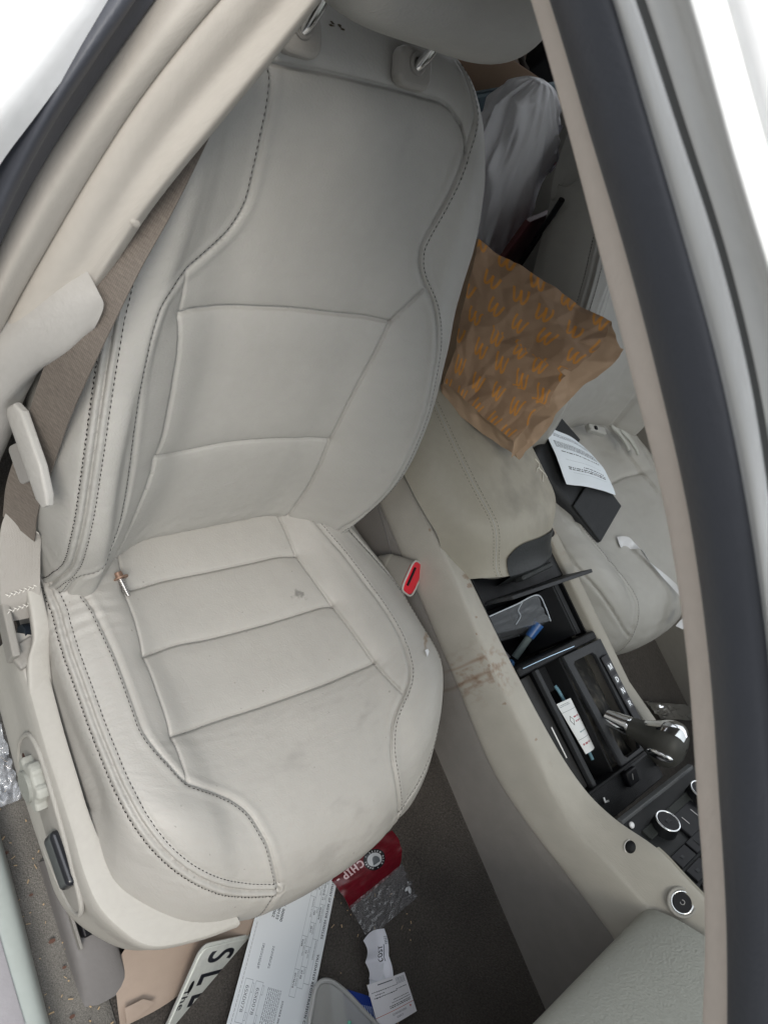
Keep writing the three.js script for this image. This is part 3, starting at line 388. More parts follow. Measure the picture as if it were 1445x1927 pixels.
{ // roof, headliner and the far side, which keep the sky off the cabin
  const t = thing('car_roof', 'white car roof with grey headliner above the cabin', 'roof', [0.5, 1.2, -0.5]);
  const rows = [], rows2 = []; for (let j = 0; j <= 16; j++) { const z = -1.7 + (1.7 + 0.30) * j / 16, r = [], r2 = []; for (let i = 0; i <= 16; i++) { const x = -0.225 + 1.464 * i / 16, u = (x - 0.507) / 0.74, y = 1.215 + 0.06 * (1 - u * u) - 0.05 * Math.max(0, (z - 0.0) / 0.35) - 0.10 * Math.pow(Math.max(0, -z - 0.5), 1.5); r.push(V(x, y, z)); r2.push(V(x, y + 0.055, z)); } rows.push(r); rows2.push(r2); }
  part(t, 'headliner', gridGeo(rows), trimGreige); part(t, 'roof_skin', gridGeo(rows2), whitePaint);
  const d = thing('driver_door', 'beige driver side door panel beyond the far seat', 'car door', [1.36, 0, 0]);
  part(d, 'door_panel', rbox(0.06, 0.72, 2.6, 0.02, new THREE.Matrix4().makeTranslation(1.385, 0.40, -0.2)), trimGreige);
  part(d, 'rear_pillar', rbox(0.07, 0.6, 0.16, 0.02, frame([1.31, 0.98, -0.2], [1, 0, 0], [-0.25, 1, 0])), trimPillar);
  const tint = new THREE.MeshPhysicalMaterial({ color: lin(0.68, 0.69, 0.69), roughness: 0.03, transmission: 1, thickness: 0 });
  const glassPane = (a, b, c, e, th) => { const q = [a, b, c, e].map(p => V(...p)); return gridGeo([[q[0], q[1]], [q[3], q[2]]]); };
  part(d, 'window_glass', glassPane([1.37, 0.75, -1.4], [1.37, 0.75, 0.75], [1.25, 1.17, 0.30], [1.25, 1.13, -1.3]), tint);
  const ws = thing('windshield', 'laminated windshield glass above the dashboard', 'windshield', [0.5, 0.9, 0.7]);
  part(ws, 'screen_glass', glassPane([-0.30, 0.79, 1.25], [1.31, 0.79, 1.25], [1.2, 1.17, 0.31], [-0.19, 1.17, 0.31]), new THREE.MeshPhysicalMaterial({ color: lin(0.38, 0.39, 0.38), roughness: 0.02, transmission: 1, thickness: 0 }));
  const rg = thing('rear_window', 'dark tinted rear and side glass around the back seat', 'window', [0.5, 0.9, -1.6]);
  part(rg, 'back_glass', glassPane([-0.3, 0.92, -1.75], [1.3, 0.92, -1.75], [1.22, 1.10, -1.65], [-0.2, 1.10, -1.65]), tint);
  part(rg, 'side_glass', glassPane([-0.41, 0.72, -1.5], [-0.40, 0.72, -0.20], [-0.255, 1.16, -0.22], [-0.26, 1.12, -1.5]), tint);
  const b = thing('rear_bench', 'grey rear bench seat in the shade behind the front seats', 'rear seat', [0.5, 0.05, -0.9]);
  part(b, 'bench_cushion', rbox(1.5, 0.30, 0.5, 0.06, new THREE.Matrix4().makeTranslation(0.507, 0.22, -0.86)), leatherPlain);
  part(b, 'bench_back', rbox(1.5, 0.62, 0.16, 0.06, frame([0.507, 0.66, -1.20], [1, 0, 0], [0, 1, -0.35])), leatherPlain);
  part(b, 'parcel_shelf', rbox(1.5, 0.03, 0.5, 0.01, new THREE.Matrix4().makeTranslation(0.507, 0.92, -1.5)), blackMatt);
  const rd = thing('rear_door_inner', 'grey inner panel of the near rear door behind the pillar', 'car door', [-0.4, 0, -0.8]);
  part(rd, 'inner_panel', rbox(0.05, 0.75, 1.3, 0.02, new THREE.Matrix4().makeTranslation(-0.41, 0.35, -0.88)), trimGreige);
}
// ---------- centre console and lower dashboard ----------
const CZ = [[-0.35, 0.400, 0.410, 0.335], [0.0, 0.406, 0.413, 0.335], [0.2, 0.414, 0.417, 0.333], [0.37, 0.420, 0.412, 0.330], [0.52, 0.433, 0.421, 0.326], [0.60, 0.452, 0.426, 0.344], [0.65, 0.482, 0.438, 0.362], [0.70, 0.531, 0.468, 0.383], [0.745, 0.555, 0.492, 0.40], [0.80, 0.583, 0.52, 0.42], [0.90, 0.62, 0.56, 0.45]];
const consoleStain = dataTex(1024, 512, (u, v) => { // spilled drink: rusty blots and runs on the rail (u along z from -0.35 to 0.9)
  const z = -0.35 + 1.25 * u; let k = 0.97 + 0.05 * fbm(u * 40, v * 12, 2.1, 4), s = 0;
  s += Math.max(0, fbm(u * 120, v * 22, 5.5, 4) + 0.02) * 2.4 * Math.exp(-(((z - 0.372) / 0.035) ** 2)) * sstep(0.02, 0.3, v) * (v < 0.62 ? 1 : 0.15);
  for (const [z0, w, v0, v1] of [[0.349, 0.0022, 0.42, 0.78], [0.376, 0.0028, 0.36, 1.1], [0.3485, 0.0035, 0.44, 0.5], [0.3765, 0.004, 0.5, 0.56]]) s += 0.55 * Math.exp(-(((z - z0 - 0.004 * noise(v * 9, z0 * 50)) / w) ** 2)) * sstep(v0 - 0.03, v0 + 0.03, v) * sstep(v1 + 0.05, v1 - 0.05, v);
  for (const [z0, v0, r] of [[0.215, 0.2, 0.006], [0.232, 0.22, 0.004], [0.285, 0.3, 0.002], [0.43, 0.45, 0.002], [0.31, 0.40, 0.002], [0.365, 0.42, 0.003], [0.50, 0.3, 0.002], [0.12, 0.42, 0.003]]) s += 0.8 * sstep(1.2, 0.7, Math.hypot((z - z0) / r, (v - v0) / (r * 8)) + 0.5 * noise(z * 900, v * 90));
  s += 0.25 * Math.pow(Math.max(0, fbm(u * 75, v * 12, 9.1, 3) - 0.24) * 2.4, 2);
  s = clamp(s * 0.42, 0, 0.55); return [k * (1 - 0.42 * s), k * (1 - 0.62 * s), k * (1 - 0.74 * s)];
}, true, 1);
const stainTrim = (r, g, b) => new THREE.MeshPhysicalMaterial({ color: lin(r, g, b), map: consoleStain, roughness: 0.55, bumpMap: grain2, bumpScale: 0.0003 });
const con = thing('center_console', 'beige centre console with black storage bins between the two front seats', 'console', [0.507, 0.06, 0.3]);
{
  const n = 120, z0 = -0.35, z1 = 0.86; const line = f => { const o = []; for (let k = 0; k <= n; k++) { const z = z0 + (z1 - z0) * k / n; o.push(f(z, table(CZ, z))); } return o; };
  const skin = (lines, m, mat, name, vscale) => { const rows = []; for (let k = 0; k <= n; k++) rows.push(cr(lines.map(l => l[k])).getPoints((lines.length - 1) * m)); const g = gridGeo(rows); const uv = g.attributes.uv, p = g.attributes.position, W = rows[0].length; for (let i = 0; i < uv.count; i++) uv.setXY(i, (p.getZ(i) + 0.35) / 1.25, vscale[0] + (vscale[1] - vscale[0]) * (i % W) / (W - 1)); return part(con, name, g, mat); };
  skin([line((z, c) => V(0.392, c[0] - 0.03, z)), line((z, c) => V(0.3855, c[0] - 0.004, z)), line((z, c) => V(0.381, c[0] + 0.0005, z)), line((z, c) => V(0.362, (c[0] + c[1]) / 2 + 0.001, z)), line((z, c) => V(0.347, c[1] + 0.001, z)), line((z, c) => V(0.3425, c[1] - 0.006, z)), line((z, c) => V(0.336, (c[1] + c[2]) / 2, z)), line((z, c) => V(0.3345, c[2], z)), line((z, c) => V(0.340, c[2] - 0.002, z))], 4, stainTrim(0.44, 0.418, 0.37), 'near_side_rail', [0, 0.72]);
  // side panel down to the carpet, carried forward under the dashboard
  const rows = []; for (let k = 0; k <= 60; k++) { const z = -0.35 + 1.45 * k / 60, c = table(CZ, z), top = z > 0.80 ? 0.42 + (z - 0.80) * 0.3 : c[2]; rows.push([V(0.342, top + 0.004, z), V(0.3365, top - 0.001, z), V(0.335, top - 0.03, z), V(0.336, 0.26, z), V(0.3385, 0.20, z), V(0.341, 0.15, z)]); }
  const sg = gridGeo(rows); { const uv = sg.attributes.uv, p = sg.attributes.position; for (let i = 0; i < uv.count; i++) uv.setXY(i, (p.getZ(i) + 0.35) / 1.25, 0.72 + 0.4 * (0.34 - p.getY(i)) / 0.14); }
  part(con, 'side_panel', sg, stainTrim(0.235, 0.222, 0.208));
  part(con, 'panel_joint', tube([[0.3352, 0.33, 0.02], [0.3349, 0.31, 0.12], [0.3349, 0.275, 0.19], [0.3354, 0.25, 0.23], [0.3358, 0.225, 0.27], [0.338, 0.19, 0.30]], 0.0011, 40, 6), trimGrey);
  // driver side rail
  const rr = []; for (let k = 0; k <= 80; k++) { const z = -0.35 + 1.0 * k / 80, y = z < 0.5 ? 0.42 : 0.42 + 0.2 * (z - 0.5); rr.push(cr([V(0.622, y - 0.05, z), V(0.628, y - 0.004, z), V(0.632, y, z), V(0.655, y + 0.001, z), V(0.662, y - 0.006, z), V(0.668, y - 0.08, z), V(0.670, 0.15, z)]).getPoints(24)); }
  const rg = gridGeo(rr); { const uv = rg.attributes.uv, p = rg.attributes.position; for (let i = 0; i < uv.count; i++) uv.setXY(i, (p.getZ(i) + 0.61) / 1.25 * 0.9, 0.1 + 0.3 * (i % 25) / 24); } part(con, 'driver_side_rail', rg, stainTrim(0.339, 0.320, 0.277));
  // inner floor pieces
  const box = (x0, x1, y0, y1, za, zb, r = 0.002) => rbox(x1 - x0, y1 - y0, zb - za, Math.min(r, (x1 - x0) / 2.1, (y1 - y0) / 2.1, (zb - za) / 2.1), new THREE.Matrix4().makeTranslation((x0 + x1) / 2, (y0 + y1) / 2, (za + zb) / 2));
  const tray = part(con, 'rear_tray', box(0.389, 0.628, 0.39, 0.412, 0.10, 0.272), blackPlastic);
  const btn = part(con, 'tray_button', rbox(0.036, 0.006, 0.014, 0.002, frame([0.512, 0.4145, 0.246], [1, 0, -0.05], [0, 1, 0.1])), greyPlastic); part(btn, 'button_cap', rbox(0.029, 0.004, 0.009, 0.0015, frame([0.512, 0.418, 0.246], [1, 0, -0.05], [0, 1, 0.1])), chrome);
  // bin: five walls
  part(con, 'bin_wall', [box(0.3875, 0.391, 0.25, 0.412, 0.272, 0.388), box(0.623, 0.627, 0.25, 0.405, 0.272, 0.388), box(0.391, 0.623, 0.25, 0.405, 0.270, 0.274), box(0.391, 0.623, 0.248, 0.252, 0.274, 0.388)], blackPlastic);
  part(con, 'bin_liner', [rbox(0.004, 0.12, 0.10, 0.001, new THREE.Matrix4().makeTranslation(0.606, 0.335, 0.333)), rbox(0.012, 0.004, 0.10, 0.001, new THREE.Matrix4().makeTranslation(0.613, 0.396, 0.333))], greyPlastic);
  part(con, 'bin_door', slab(roundRect(0.232, 0.066, 0.004), 0.007, 0.0015, frame([0.514, 0.442, 0.275], [1, 0.02, 0.03], [0, 1, 0.18])), greyPlastic);
  part(con, 'bin_divider', box(0.389, 0.627, 0.33, 0.421, 0.388, 0.404, 0.004), blackPlastic);
  const tr = part(con, 'divider_trim', tube([[0.40, 0.4225, 0.393], [0.47, 0.4228, 0.3945], [0.55, 0.4225, 0.398]], 0.0011, 20, 6), chrome); tr.material = new THREE.MeshStandardMaterial({ color: lin(0.45, 0.6, 0.72), metalness: 1, roughness: 0.2 });
  // cup slot: tilted cover, lip, trough
  part(con, 'slot_cover', slab([[0, 0], [0.034, 0], [0.046, 0.20], [0.004, 0.205]], 0.004, 0.001, frame([0.3885, 0.409, 0.408], [1, 0.02, 0], [0, 0.02, 1])), plastic(0.028, 0.027, 0.027, 0.45));
  part(con, 'slot_lip', rbox(0.010, 0.010, 0.212, 0.002, frame([0.4365, 0.418, 0.510], [1, 0, -0.055], [0, 1, 0])), greyPlastic);
  part(con, 'slot_pull', rbox(0.0028, 0.0022, 0.055, 0.001, frame([0.412, 0.4165, 0.525], [1, 0, -0.05], [0, 1, 0])), steel);
  part(con, 'slot_trough', [box(0.443, 0.505, 0.355, 0.36, 0.404, 0.62), box(0.440, 0.444, 0.355, 0.412, 0.404, 0.62), box(0.503, 0.507, 0.355, 0.418, 0.404, 0.62)], blackMatt);
  const ped = part(con, 'slot_step', box(0.447, 0.492, 0.36, 0.392, 0.406, 0.452, 0.004), blackMatt);
  // gear gate: frame with opening, dusty boot, letters strip
  const fr = new THREE.Shape(); const pts = [[0.508, 0.406], [0.627, 0.408], [0.629, 0.62], [0.527, 0.622]]; pts.forEach((p, i) => i ? fr.lineTo(p[0], p[1]) : fr.moveTo(...p));
  const hole = new THREE.Path(); [[0.524, 0.425], [0.530, 0.420], [0.588, 0.421], [0.595, 0.428], [0.599, 0.596], [0.592, 0.606], [0.548, 0.607], [0.540, 0.600]].forEach((p, i) => i ? hole.lineTo(p[0], p[1]) : hole.moveTo(...p)); fr.holes.push(hole);
  const fg = new THREE.ExtrudeGeometry(fr, { depth: 0.006, bevelEnabled: true, bevelSize: 0.0012, bevelThickness: 0.0012, bevelSegments: 2 }); fg.applyMatrix4(new THREE.Matrix4().makeBasis(V(1, 0, 0), V(0, 0, 1), V(0, -1, 0))); fg.translate(0, 0.424, 0);
  part(con, 'gear_gate', toCreasedNormals(fg, 0.6), greyPlastic);
  const dust = dataTex(256, 256, (u, v) => { const a = Math.max(0, fbm(u * 5, v * 7, 3.2, 5) + 0.12); return [0.20 + 0.75 * a, 0.20 + 0.70 * a, 0.20 + 0.62 * a]; }, true, 1);
  const boot = []; for (let j = 0; j <= 40; j++) { const r = []; for (let i = 0; i <= 24; i++) { const u = i / 24, v = j / 40, bump = 0.018 * Math.sin(Math.PI * u) * Math.sin(Math.PI * Math.min(1, v * 1.05)); r.push(V(0.522 + 0.08 * u + 0.014 * v * (1 - u), 0.395 + bump * 1.1 + 0.010 * fbm(u * 3, v * 6, 1.5, 3), 0.418 + 0.192 * v)); } boot.push(r); }
  part(con, 'gear_boot', gridGeo(boot, true), new THREE.MeshStandardMaterial({ color: lin(0.34, 0.34, 0.33), map: dust, roughness: 0.9 }));
  const gateStrip = part(con, 'gear_strip', rbox(0.021, 0.005, 0.185, 0.002, frame([0.6145, 0.4275, 0.528], [1, 0, -0.07], [0, 1, 0])), gloss);
  const letter = (ch, z) => { const tx = canvasTex(64, 64, (c, w) => { c.fillStyle = '#0d0f14'; c.fillRect(0, 0, w, w); c.fillStyle = '#f2f6fa'; c.font = 'bold 56px sans-serif'; c.textAlign = 'center'; c.textBaseline = 'middle'; c.fillText(ch, 32, 34); }); const g = new THREE.PlaneGeometry(0.016, 0.016); g.applyMatrix4(frame([0.608 + (z - 0.42) * 0.07, 0.4304, z], [1, 0, -0.07], [0.07, 0, -1])); part(gateStrip, 'gear_letter', g, new THREE.MeshStandardMaterial({ map: tx, roughness: 0.3 })); };
  letter('M', 0.458); letter('D', 0.483); letter('N', 0.505); letter('R', 0.530);
  // gear lever: boot collar, grip, chrome cap and button
  const lv = thing('gear_lever', 'black and chrome gear lever rising from the console gate', 'gear lever', [0.56, 0.44, 0.56]);
  {
    const axis = V(0.10, 0.72, 0.58).normalize(), side = V(1, 0, 0).addScaledVector(axis, -axis.x).normalize(), fw = side.clone().cross(axis).normalize();
    const m = new THREE.Matrix4().makeBasis(side, axis, fw).setPosition(0.552, 0.448, 0.552);
    const ringRows = (list, n = 40) => list.map(([h, a, b, dx, dz, e = 0.8]) => { const k = h > 0.02 ? 1 + 0.38 * sstep(0.02, 0.06, h) : 1; a *= k; b *= k; h *= 1.12; const r = []; for (let i = 0; i <= n; i++) { const u = i / n * 2 * Math.PI, pw = c => Math.sign(c) * Math.pow(Math.abs(c), e); r.push(V(dx + a * pw(Math.cos(u)), h, dz + b * pw(Math.sin(u))).applyMatrix4(m)); } return r; });
    part(lv, 'lever_collar', gridGeo(ringRows([[-0.03, 0.016, 0.014, 0, 0], [-0.002, 0.0165, 0.0145, 0, 0], [0.003, 0.0172, 0.0152, 0, 0], [0.008, 0.017, 0.015, 0, 0], [0.010, 0.015, 0.013, 0, 0]])), chrome);
    part(lv, 'lever_grip', gridGeo(ringRows([[0.009, 0.0175, 0.0155, 0, 0], [0.02, 0.0185, 0.0165, 0, 0.0], [0.035, 0.0205, 0.019, 0.001, 0.002], [0.05, 0.024, 0.024, 0.002, 0.004, 0.85], [0.062, 0.0265, 0.028, 0.003, 0.005, 0.9], [0.074, 0.0265, 0.0285, 0.003, 0.005, 0.95], [0.085, 0.023, 0.025, 0.003, 0.004, 1], [0.092, 0.015, 0.016, 0.003, 0.003, 1], [0.095, 0.002, 0.002, 0.003, 0.003, 1]])), plastic(0.053, 0.053, 0.048, 0.45, 0.0003));
    const capRows = []; for (let j = 0; j <= 14; j++) { const h = 0.028 + 0.064 * j / 14, r = []; const rad = table([[0.028, 0.0192, 0.0178, 0], [0.05, 0.0252, 0.0252, 0.004], [0.062, 0.0278, 0.0293, 0.005], [0.074, 0.0278, 0.0298, 0.005], [0.085, 0.0243, 0.0262, 0.004], [0.092, 0.016, 0.017, 0.003]], h); for (let i = 0; i <= 16; i++) { const a = -0.85 - 1.35 * i / 16; const kk = 1 + 0.38 * sstep(0.02, 0.06, h); r.push(V(0.003 + kk * rad[0] * Math.cos(a), h * 1.12, rad[2] + kk * rad[1] * Math.sin(a)).applyMatrix4(m)); } capRows.push(r); }
    part(lv, 'chrome_cap', gridGeo(capRows), chrome);
    const bt = new THREE.SphereGeometry(1, 24, 16).scale(0.012, 0.023, 0.007); bt.applyMatrix4(m.clone().multiply(new THREE.Matrix4().makeTranslation(-0.029, 0.074, 0.012)).multiply(new THREE.Matrix4().makeRotationY(-1.0))); part(lv, 'release_button', bt, chrome);
  }
  // cubby ahead of the lever
  const cub = part(con, 'cubby_floor', [box(0.389, 0.628, 0.405, 0.418, 0.618, 0.672), box(0.389, 0.628, 0.40, 0.43, 0.612, 0.6175)], blackPlastic);
  const sock = part(con, 'power_socket', new THREE.TorusGeometry(0.0125, 0.0022, 10, 28).applyMatrix4(frame([0.414, 0.4225, 0.636], [1, 0, 0], [0, 0.35, -1])), greyPlastic);
  part(sock, 'socket_hole', new THREE.CylinderGeometry(0.0115, 0.0115, 0.006, 24).applyMatrix4(frame([0.414, 0.4205, 0.636], [1, 0, 0], [0, 1, 0.35])), gloss);
  const sw = part(con, 'heater_switch', rbox(0.032, 0.012, 0.026, 0.003, frame([0.533, 0.425, 0.634], [1, 0, 0], [0, 1, 0.2])), gloss);
  part(sw, 'switch_mark', rbox(0.0012, 0.0006, 0.010, 0.0002, frame([0.530, 0.4318, 0.634], [1, 0, 0.3], [0, 1, 0.2])), steel);
  part(con, 'cubby_clip', slab([[0, 0], [0.012, 0], [0.012, 0.003], [0.004, 0.003], [0.004, 0.009], [0, 0.009]], 0.002, 0.0003, frame([0.445, 0.4215, 0.643], [1, 0, 0.2], [0.2, 0, -1])), steel);
  part(con, 'cubby_bar', rbox(0.235, 0.010, 0.008, 0.002, frame([0.506, 0.482, 0.660], [1, 0.0, 0.02], [0, 1, 0.5])), plastic(0.100, 0.104, 0.108, 0.4));
  // armrest lid
  const arm = part(con, 'armrest_base', box(0.392, 0.622, 0.40, 0.445, -0.34, 0.20, 0.008), blackMatt);
  const rowsA = []; for (let j = 0; j <= 70; j++) { const v = j / 70, z = -0.30 + 0.545 * v, r = []; for (let i = 0; i <= 60; i++) { const u = i / 60 * 2 - 1; const zf = z - (v > 0.6 ? (u < 0 ? 0.035 : 0.085) * Math.pow(Math.abs(u), 3.0) * sstep(0.6, 1, v) : 0); const drop = 0.052 * Math.pow(sstep(0.80, 1.0, v), 1.6) + 0.062 * Math.pow(Math.abs(u), 6) + 0.010 * u * u; const w = 0.170 * (1 - (u < 0 ? 0.24 : 0.10) * Math.pow(clamp((v - (u < 0 ? 0.50 : 0.72)) / (u < 0 ? 0.50 : 0.28), 0, 1), 2.4)); r.push(V(0.490 + w * u * (1 - 0.02 * Math.abs(u)), 0.502 - drop + 0.0012 * fbm(u * 4, v * 6, 7.3, 3), zf)); } rowsA.push(r); }
  const armTone = dataTex(512, 512, (u, v) => { const g = Math.max(0, fbm(u * 6, v * 8, 4.4, 5) + 0.10) * sstep(0.2, 0.45, u) * sstep(0.25, 0.5, v) * sstep(0.98, 0.82, v), k = 0.985 - 0.20 * Math.min(0.8, g * 1.5) + 0.03 * fbm(u * 40, v * 40, 2, 2); return [k, k * 0.99, k * 0.965]; }, true, 1); armTone.wrapS = armTone.wrapT = THREE.ClampToEdgeWrapping;
  const ag = gridGeo(rowsA, true); { const uv = ag.attributes.uv; for (let i = 0; i < uv.count; i++) uv.setY(i, 1 - uv.getY(i)); }
  const lid = part(con, 'armrest_lid', ag, new THREE.MeshPhysicalMaterial({ color: lin(0.33, 0.315, 0.275), map: armTone, roughness: 0.5, bumpMap: grainTex, bumpScale: 0.0003 }));
  const lidSide = []; for (let j = 0; j <= 70; j++) { lidSide.push(0); }
  const edgeL = rowsA.map(r => r[0]), edgeR = rowsA.map(r => r[60]), edgeF = rowsA[70];
  part(lid, 'lid_skirt', [gridGeo([edgeL.map(p => p.clone()), edgeL.map(p => V(p.x + 0.004, Math.min(p.y - 0.006, 0.432), p.z))]), gridGeo([edgeR.map(p => p.clone()), edgeR.map(p => V(p.x - 0.004, Math.min(p.y - 0.006, 0.432), p.z))]), gridGeo([edgeF.map(p => p.clone()), edgeF.map(p => V(p.x, Math.min(p.y - 0.004, 0.425), p.z - 0.004))])], trimBeige);
  // paired stitch rows on the lid
  const seamL = (u0, mat) => { const gs = []; const pts = rowsA.filter((r, j) => j > 2).map((r, j) => { const f = (u0 + 1) / 2 * 60, i = Math.floor(f), p = r[i].clone().lerp(r[i + 1], f - i); p.y += 0.0006; return p; }); const c = cr(pts), L = c.getLength(), n = Math.floor(L / 0.0064); for (let k = 0; k < n; k++) { const p = c.getPointAt((k + 0.5) / n), d = c.getTangentAt((k + 0.5) / n), g = new THREE.OctahedronGeometry(1); g.scale(0.0024, 0.0006, 0.0006); g.applyMatrix4(frame([0, 0, 0], d.toArray(), [0, 1, 0])); g.translate(p.x, p.y, p.z); gs.push(g); } part(lid, 'stitching', gs, mat, 'stuff'); };
  seamL(-0.60, threadTan); seamL(-0.52, threadTan); seamL(0.90, threadTan);
  part(lid, 'lid_seam', tube(rowsA.filter((r, j) => j > 2).map(r => { const p = r[13].clone().lerp(r[14], 0.2); p.y -= 0.0003; return p; }), 0.0009, 70, 5), leatherPlain);
  // torn patch of the lid's skin
  const tear = (pts, r) => part(lid, 'torn_crack', tube(pts, r, 16, 5), new THREE.MeshStandardMaterial({ color: lin(0.62, 0.60, 0.54), roughness: 0.9 }));
  const lidY = (x, z) => { let best = 9, y = 0.5; for (const r of rowsA) for (const p of r) { const e = (p.x - x) ** 2 + (p.z - z) ** 2; if (e < best) { best = e; y = p.y; } } return y + 0.0004; };
  const on = l => l.map(([x, z]) => [x, lidY(x, z), z]);
  tear(on([[0.592, 0.060], [0.598, 0.070], [0.590, 0.078], [0.597, 0.088], [0.588, 0.096], [0.578, 0.107]]), 0.0012); tear(on([[0.592, 0.078], [0.580, 0.080], [0.569, 0.088]]), 0.0010); tear(on([[0.596, 0.088], [0.606, 0.090], [0.612, 0.098]]), 0.0010);
  // latch plate at the lid's front
  const lp = []; for (let j = 0; j <= 16; j++) { const r = []; for (let i = 0; i <= 28; i++) { const uu = -0.40 + 1.12 * i / 28, f = (uu + 1) / 2 * 60, a = Math.floor(f), wv = Math.min(1, j / 11), edge = Math.pow(Math.abs(i / 14 - 1), 4), jr = 64.0 + 6.0 * wv + (1 - wv) * 2.2 * edge, b = Math.min(69, Math.floor(jr)), g = jr - b; const p = rowsA[b][a].clone().lerp(rowsA[b][a + 1], f - a).lerp(rowsA[b + 1][a].clone().lerp(rowsA[b + 1][a + 1], f - a), g); p.y += 0.0016; p.z += 0.0030; if (j > 11) { p.y -= 0.0075 * (j - 11); p.z += 0.0006 * (j - 11); } r.push(p); } lp.push(r); }
  const latch = part(con, 'latch_plate', gridGeo(lp), plastic(0.028, 0.031, 0.032, 0.4));
  part(latch, 'latch_handle', rbox(0.095, 0.020, 0.010, 0.003, frame([0.520, 0.436, 0.2500], [1, 0.0, -0.06], [0, 1, 0.15])), plastic(0.037, 0.041, 0.042, 0.35));
}
{ // dashboard: centre stack and the lower passenger panel
  const t = thing('dashboard', 'beige lower dashboard with black climate controls and a round start button', 'dashboard', [0.3, 0.4, 0.85]);
  const prof = [[1.05, 0.40], [0.90, 0.425], [0.82, 0.445], [0.783, 0.470], [0.770, 0.492], [0.769, 0.508], [0.777, 0.528], [0.795, 0.556], [0.83, 0.596], [0.88, 0.640], [0.93, 0.675], [1.0, 0.70], [1.15, 0.72]];
  const rows = []; for (let i = 0; i <= 50; i++) { const x = -0.34 + 0.683 * i / 50; rows.push(cr(prof.map(([z, y]) => V(x, y, z))).getPoints(48)); }
  part(t, 'glovebox_panel', gridGeo(rows), plastic(0.354, 0.358, 0.323, 0.5, 0.0008));
  // pocket between console rail and glovebox: trim round the start button
  const rp = []; for (let j = 0; j <= 24; j++) { const z = 0.700 + 0.2 * j / 24, c = table(CZ, z); rp.push(cr([V(0.3465, c[1] - 0.06, z), V(0.3462, c[1] - 0.004, z), V(0.350, c[1] + 0.004, z), V(0.368, (c[0] + c[1]) / 2 + 0.004, z), V(0.386, c[0] + 0.002, z)]).getPoints(20)); }
  part(t, 'button_panel', gridGeo(rp), plastic(0.370, 0.354, 0.308, 0.5, 0.0005));
  const bn = V(-0.62, 0.72, -0.32).normalize(), bf = frame([0.3635, 0.546, 0.771], [0.4, 0, -1], bn.toArray());
  const sb = part(t, 'start_button', new THREE.CylinderGeometry(0.0125, 0.0135, 0.006, 36).applyMatrix4(bf), gloss);
  part(sb, 'button_ring', new THREE.TorusGeometry(0.0145, 0.002, 12, 40).rotateX(Math.PI / 2).applyMatrix4(bf), chrome);
  part(sb, 'button_seat', new THREE.TorusGeometry(0.0185, 0.0025, 10, 40).rotateX(Math.PI / 2).applyMatrix4(bf), trimBeige);
  part(sb, 'button_symbol', new THREE.TorusGeometry(0.003, 0.0004, 6, 20, 5).rotateX(Math.PI / 2).translate(0, 0.0032, 0).applyMatrix4(bf), steel);
  // black cap plugged into the rail
  const cf = frame([0.3705, 0.4985, 0.690], [0, 0, 1], [-0.55, 0.8, 0]);
  const cap = part(t, 'rail_cap', new THREE.SphereGeometry(0.0105, 20, 12, 0, 6.3, 0, 1.6).scale(1, 0.75, 1).applyMatrix4(cf), blackPlastic); part(cap, 'cap_ring', new THREE.TorusGeometry(0.0112, 0.0009, 8, 30).rotateX(Math.PI / 2).applyMatrix4(cf), steel);
  // centre stack
  const sm = frame([0.507, 0.485, 0.668], [1, 0, 0], [0, 0.7, 1]).multiply(new THREE.Matrix4().identity());
  const P = (x, d, h) => V(x - 0.507, d, -h).applyMatrix4(sm);   // d along the slope, h above it
  const up = V(0, 0, -1).transformDirection(sm), slope = V(0, 1, 0).transformDirection(sm);
  const slopeBox = (x, d, h, w, l, th, r = 0.002) => rbox(w, l, th, r, new THREE.Matrix4().makeBasis(V(-1, 0, 0), slope, up.clone()).setPosition(P(x, d, h)));
  part(t, 'control_panel', slopeBox(0.507, 0.11, -0.004, 0.245, 0.24, 0.010), plastic(0.019, 0.020, 0.021, 0.45));
  part(t, 'upper_ledge', slopeBox(0.507, 0.028, 0.0025, 0.20, 0.018, 0.006), plastic(0.037, 0.040, 0.038, 0.45));
  for (const x of [0.448, 0.566]) {
    const f = new THREE.Matrix4().makeBasis(V(1, 0, 0), up, slope).setPosition(P(x, 0.036, 0.008));
    const d = part(t, 'climate_dial', new THREE.CylinderGeometry(0.0195, 0.0215, 0.020, 40).applyMatrix4(f), blackPlastic);
    part(d, 'dial_ring', new THREE.TorusGeometry(0.0183, 0.0018, 10, 44).rotateX(Math.PI / 2).translate(0, 0.0105, 0).applyMatrix4(f), chrome);
    part(d, 'dial_face', new THREE.CylinderGeometry(0.0165, 0.0165, 0.003, 36).translate(0, 0.0102, 0).applyMatrix4(f), gloss);
    part(d, 'dial_display', new THREE.BoxGeometry(0.010, 0.0005, 0.006).translate(0, 0.0122, 0).applyMatrix4(f), greyPlastic);
  }
  part(t, 'button_strip', slopeBox(0.507, 0.052, 0.003, 0.072, 0.040, 0.006), gloss);
  for (let r = 0; r < 3; r++) for (let c = 0; c < 4; c++) { const x = 0.425 + 0.048 * c, d = 0.082 + 0.026 * r; const b = part(t, 'panel_button', slopeBox(x, d, 0.003, 0.044, 0.022, 0.006, 0.0015), gloss); part(b, 'button_mark', slopeBox(x - 0.004, d, 0.0066, c % 2 ? 0.0016 : 0.007, c % 2 ? 0.012 : 0.005, 0.0004, 0.0001), r === 1 && c === 2 ? redPlastic : greyPlastic); }
  for (const x of [0.492, 0.522]) part(t, 'status_mark', slopeBox(x, 0.05, 0.0066, 0.0012, 0.014, 0.0004, 0.0001), steel);
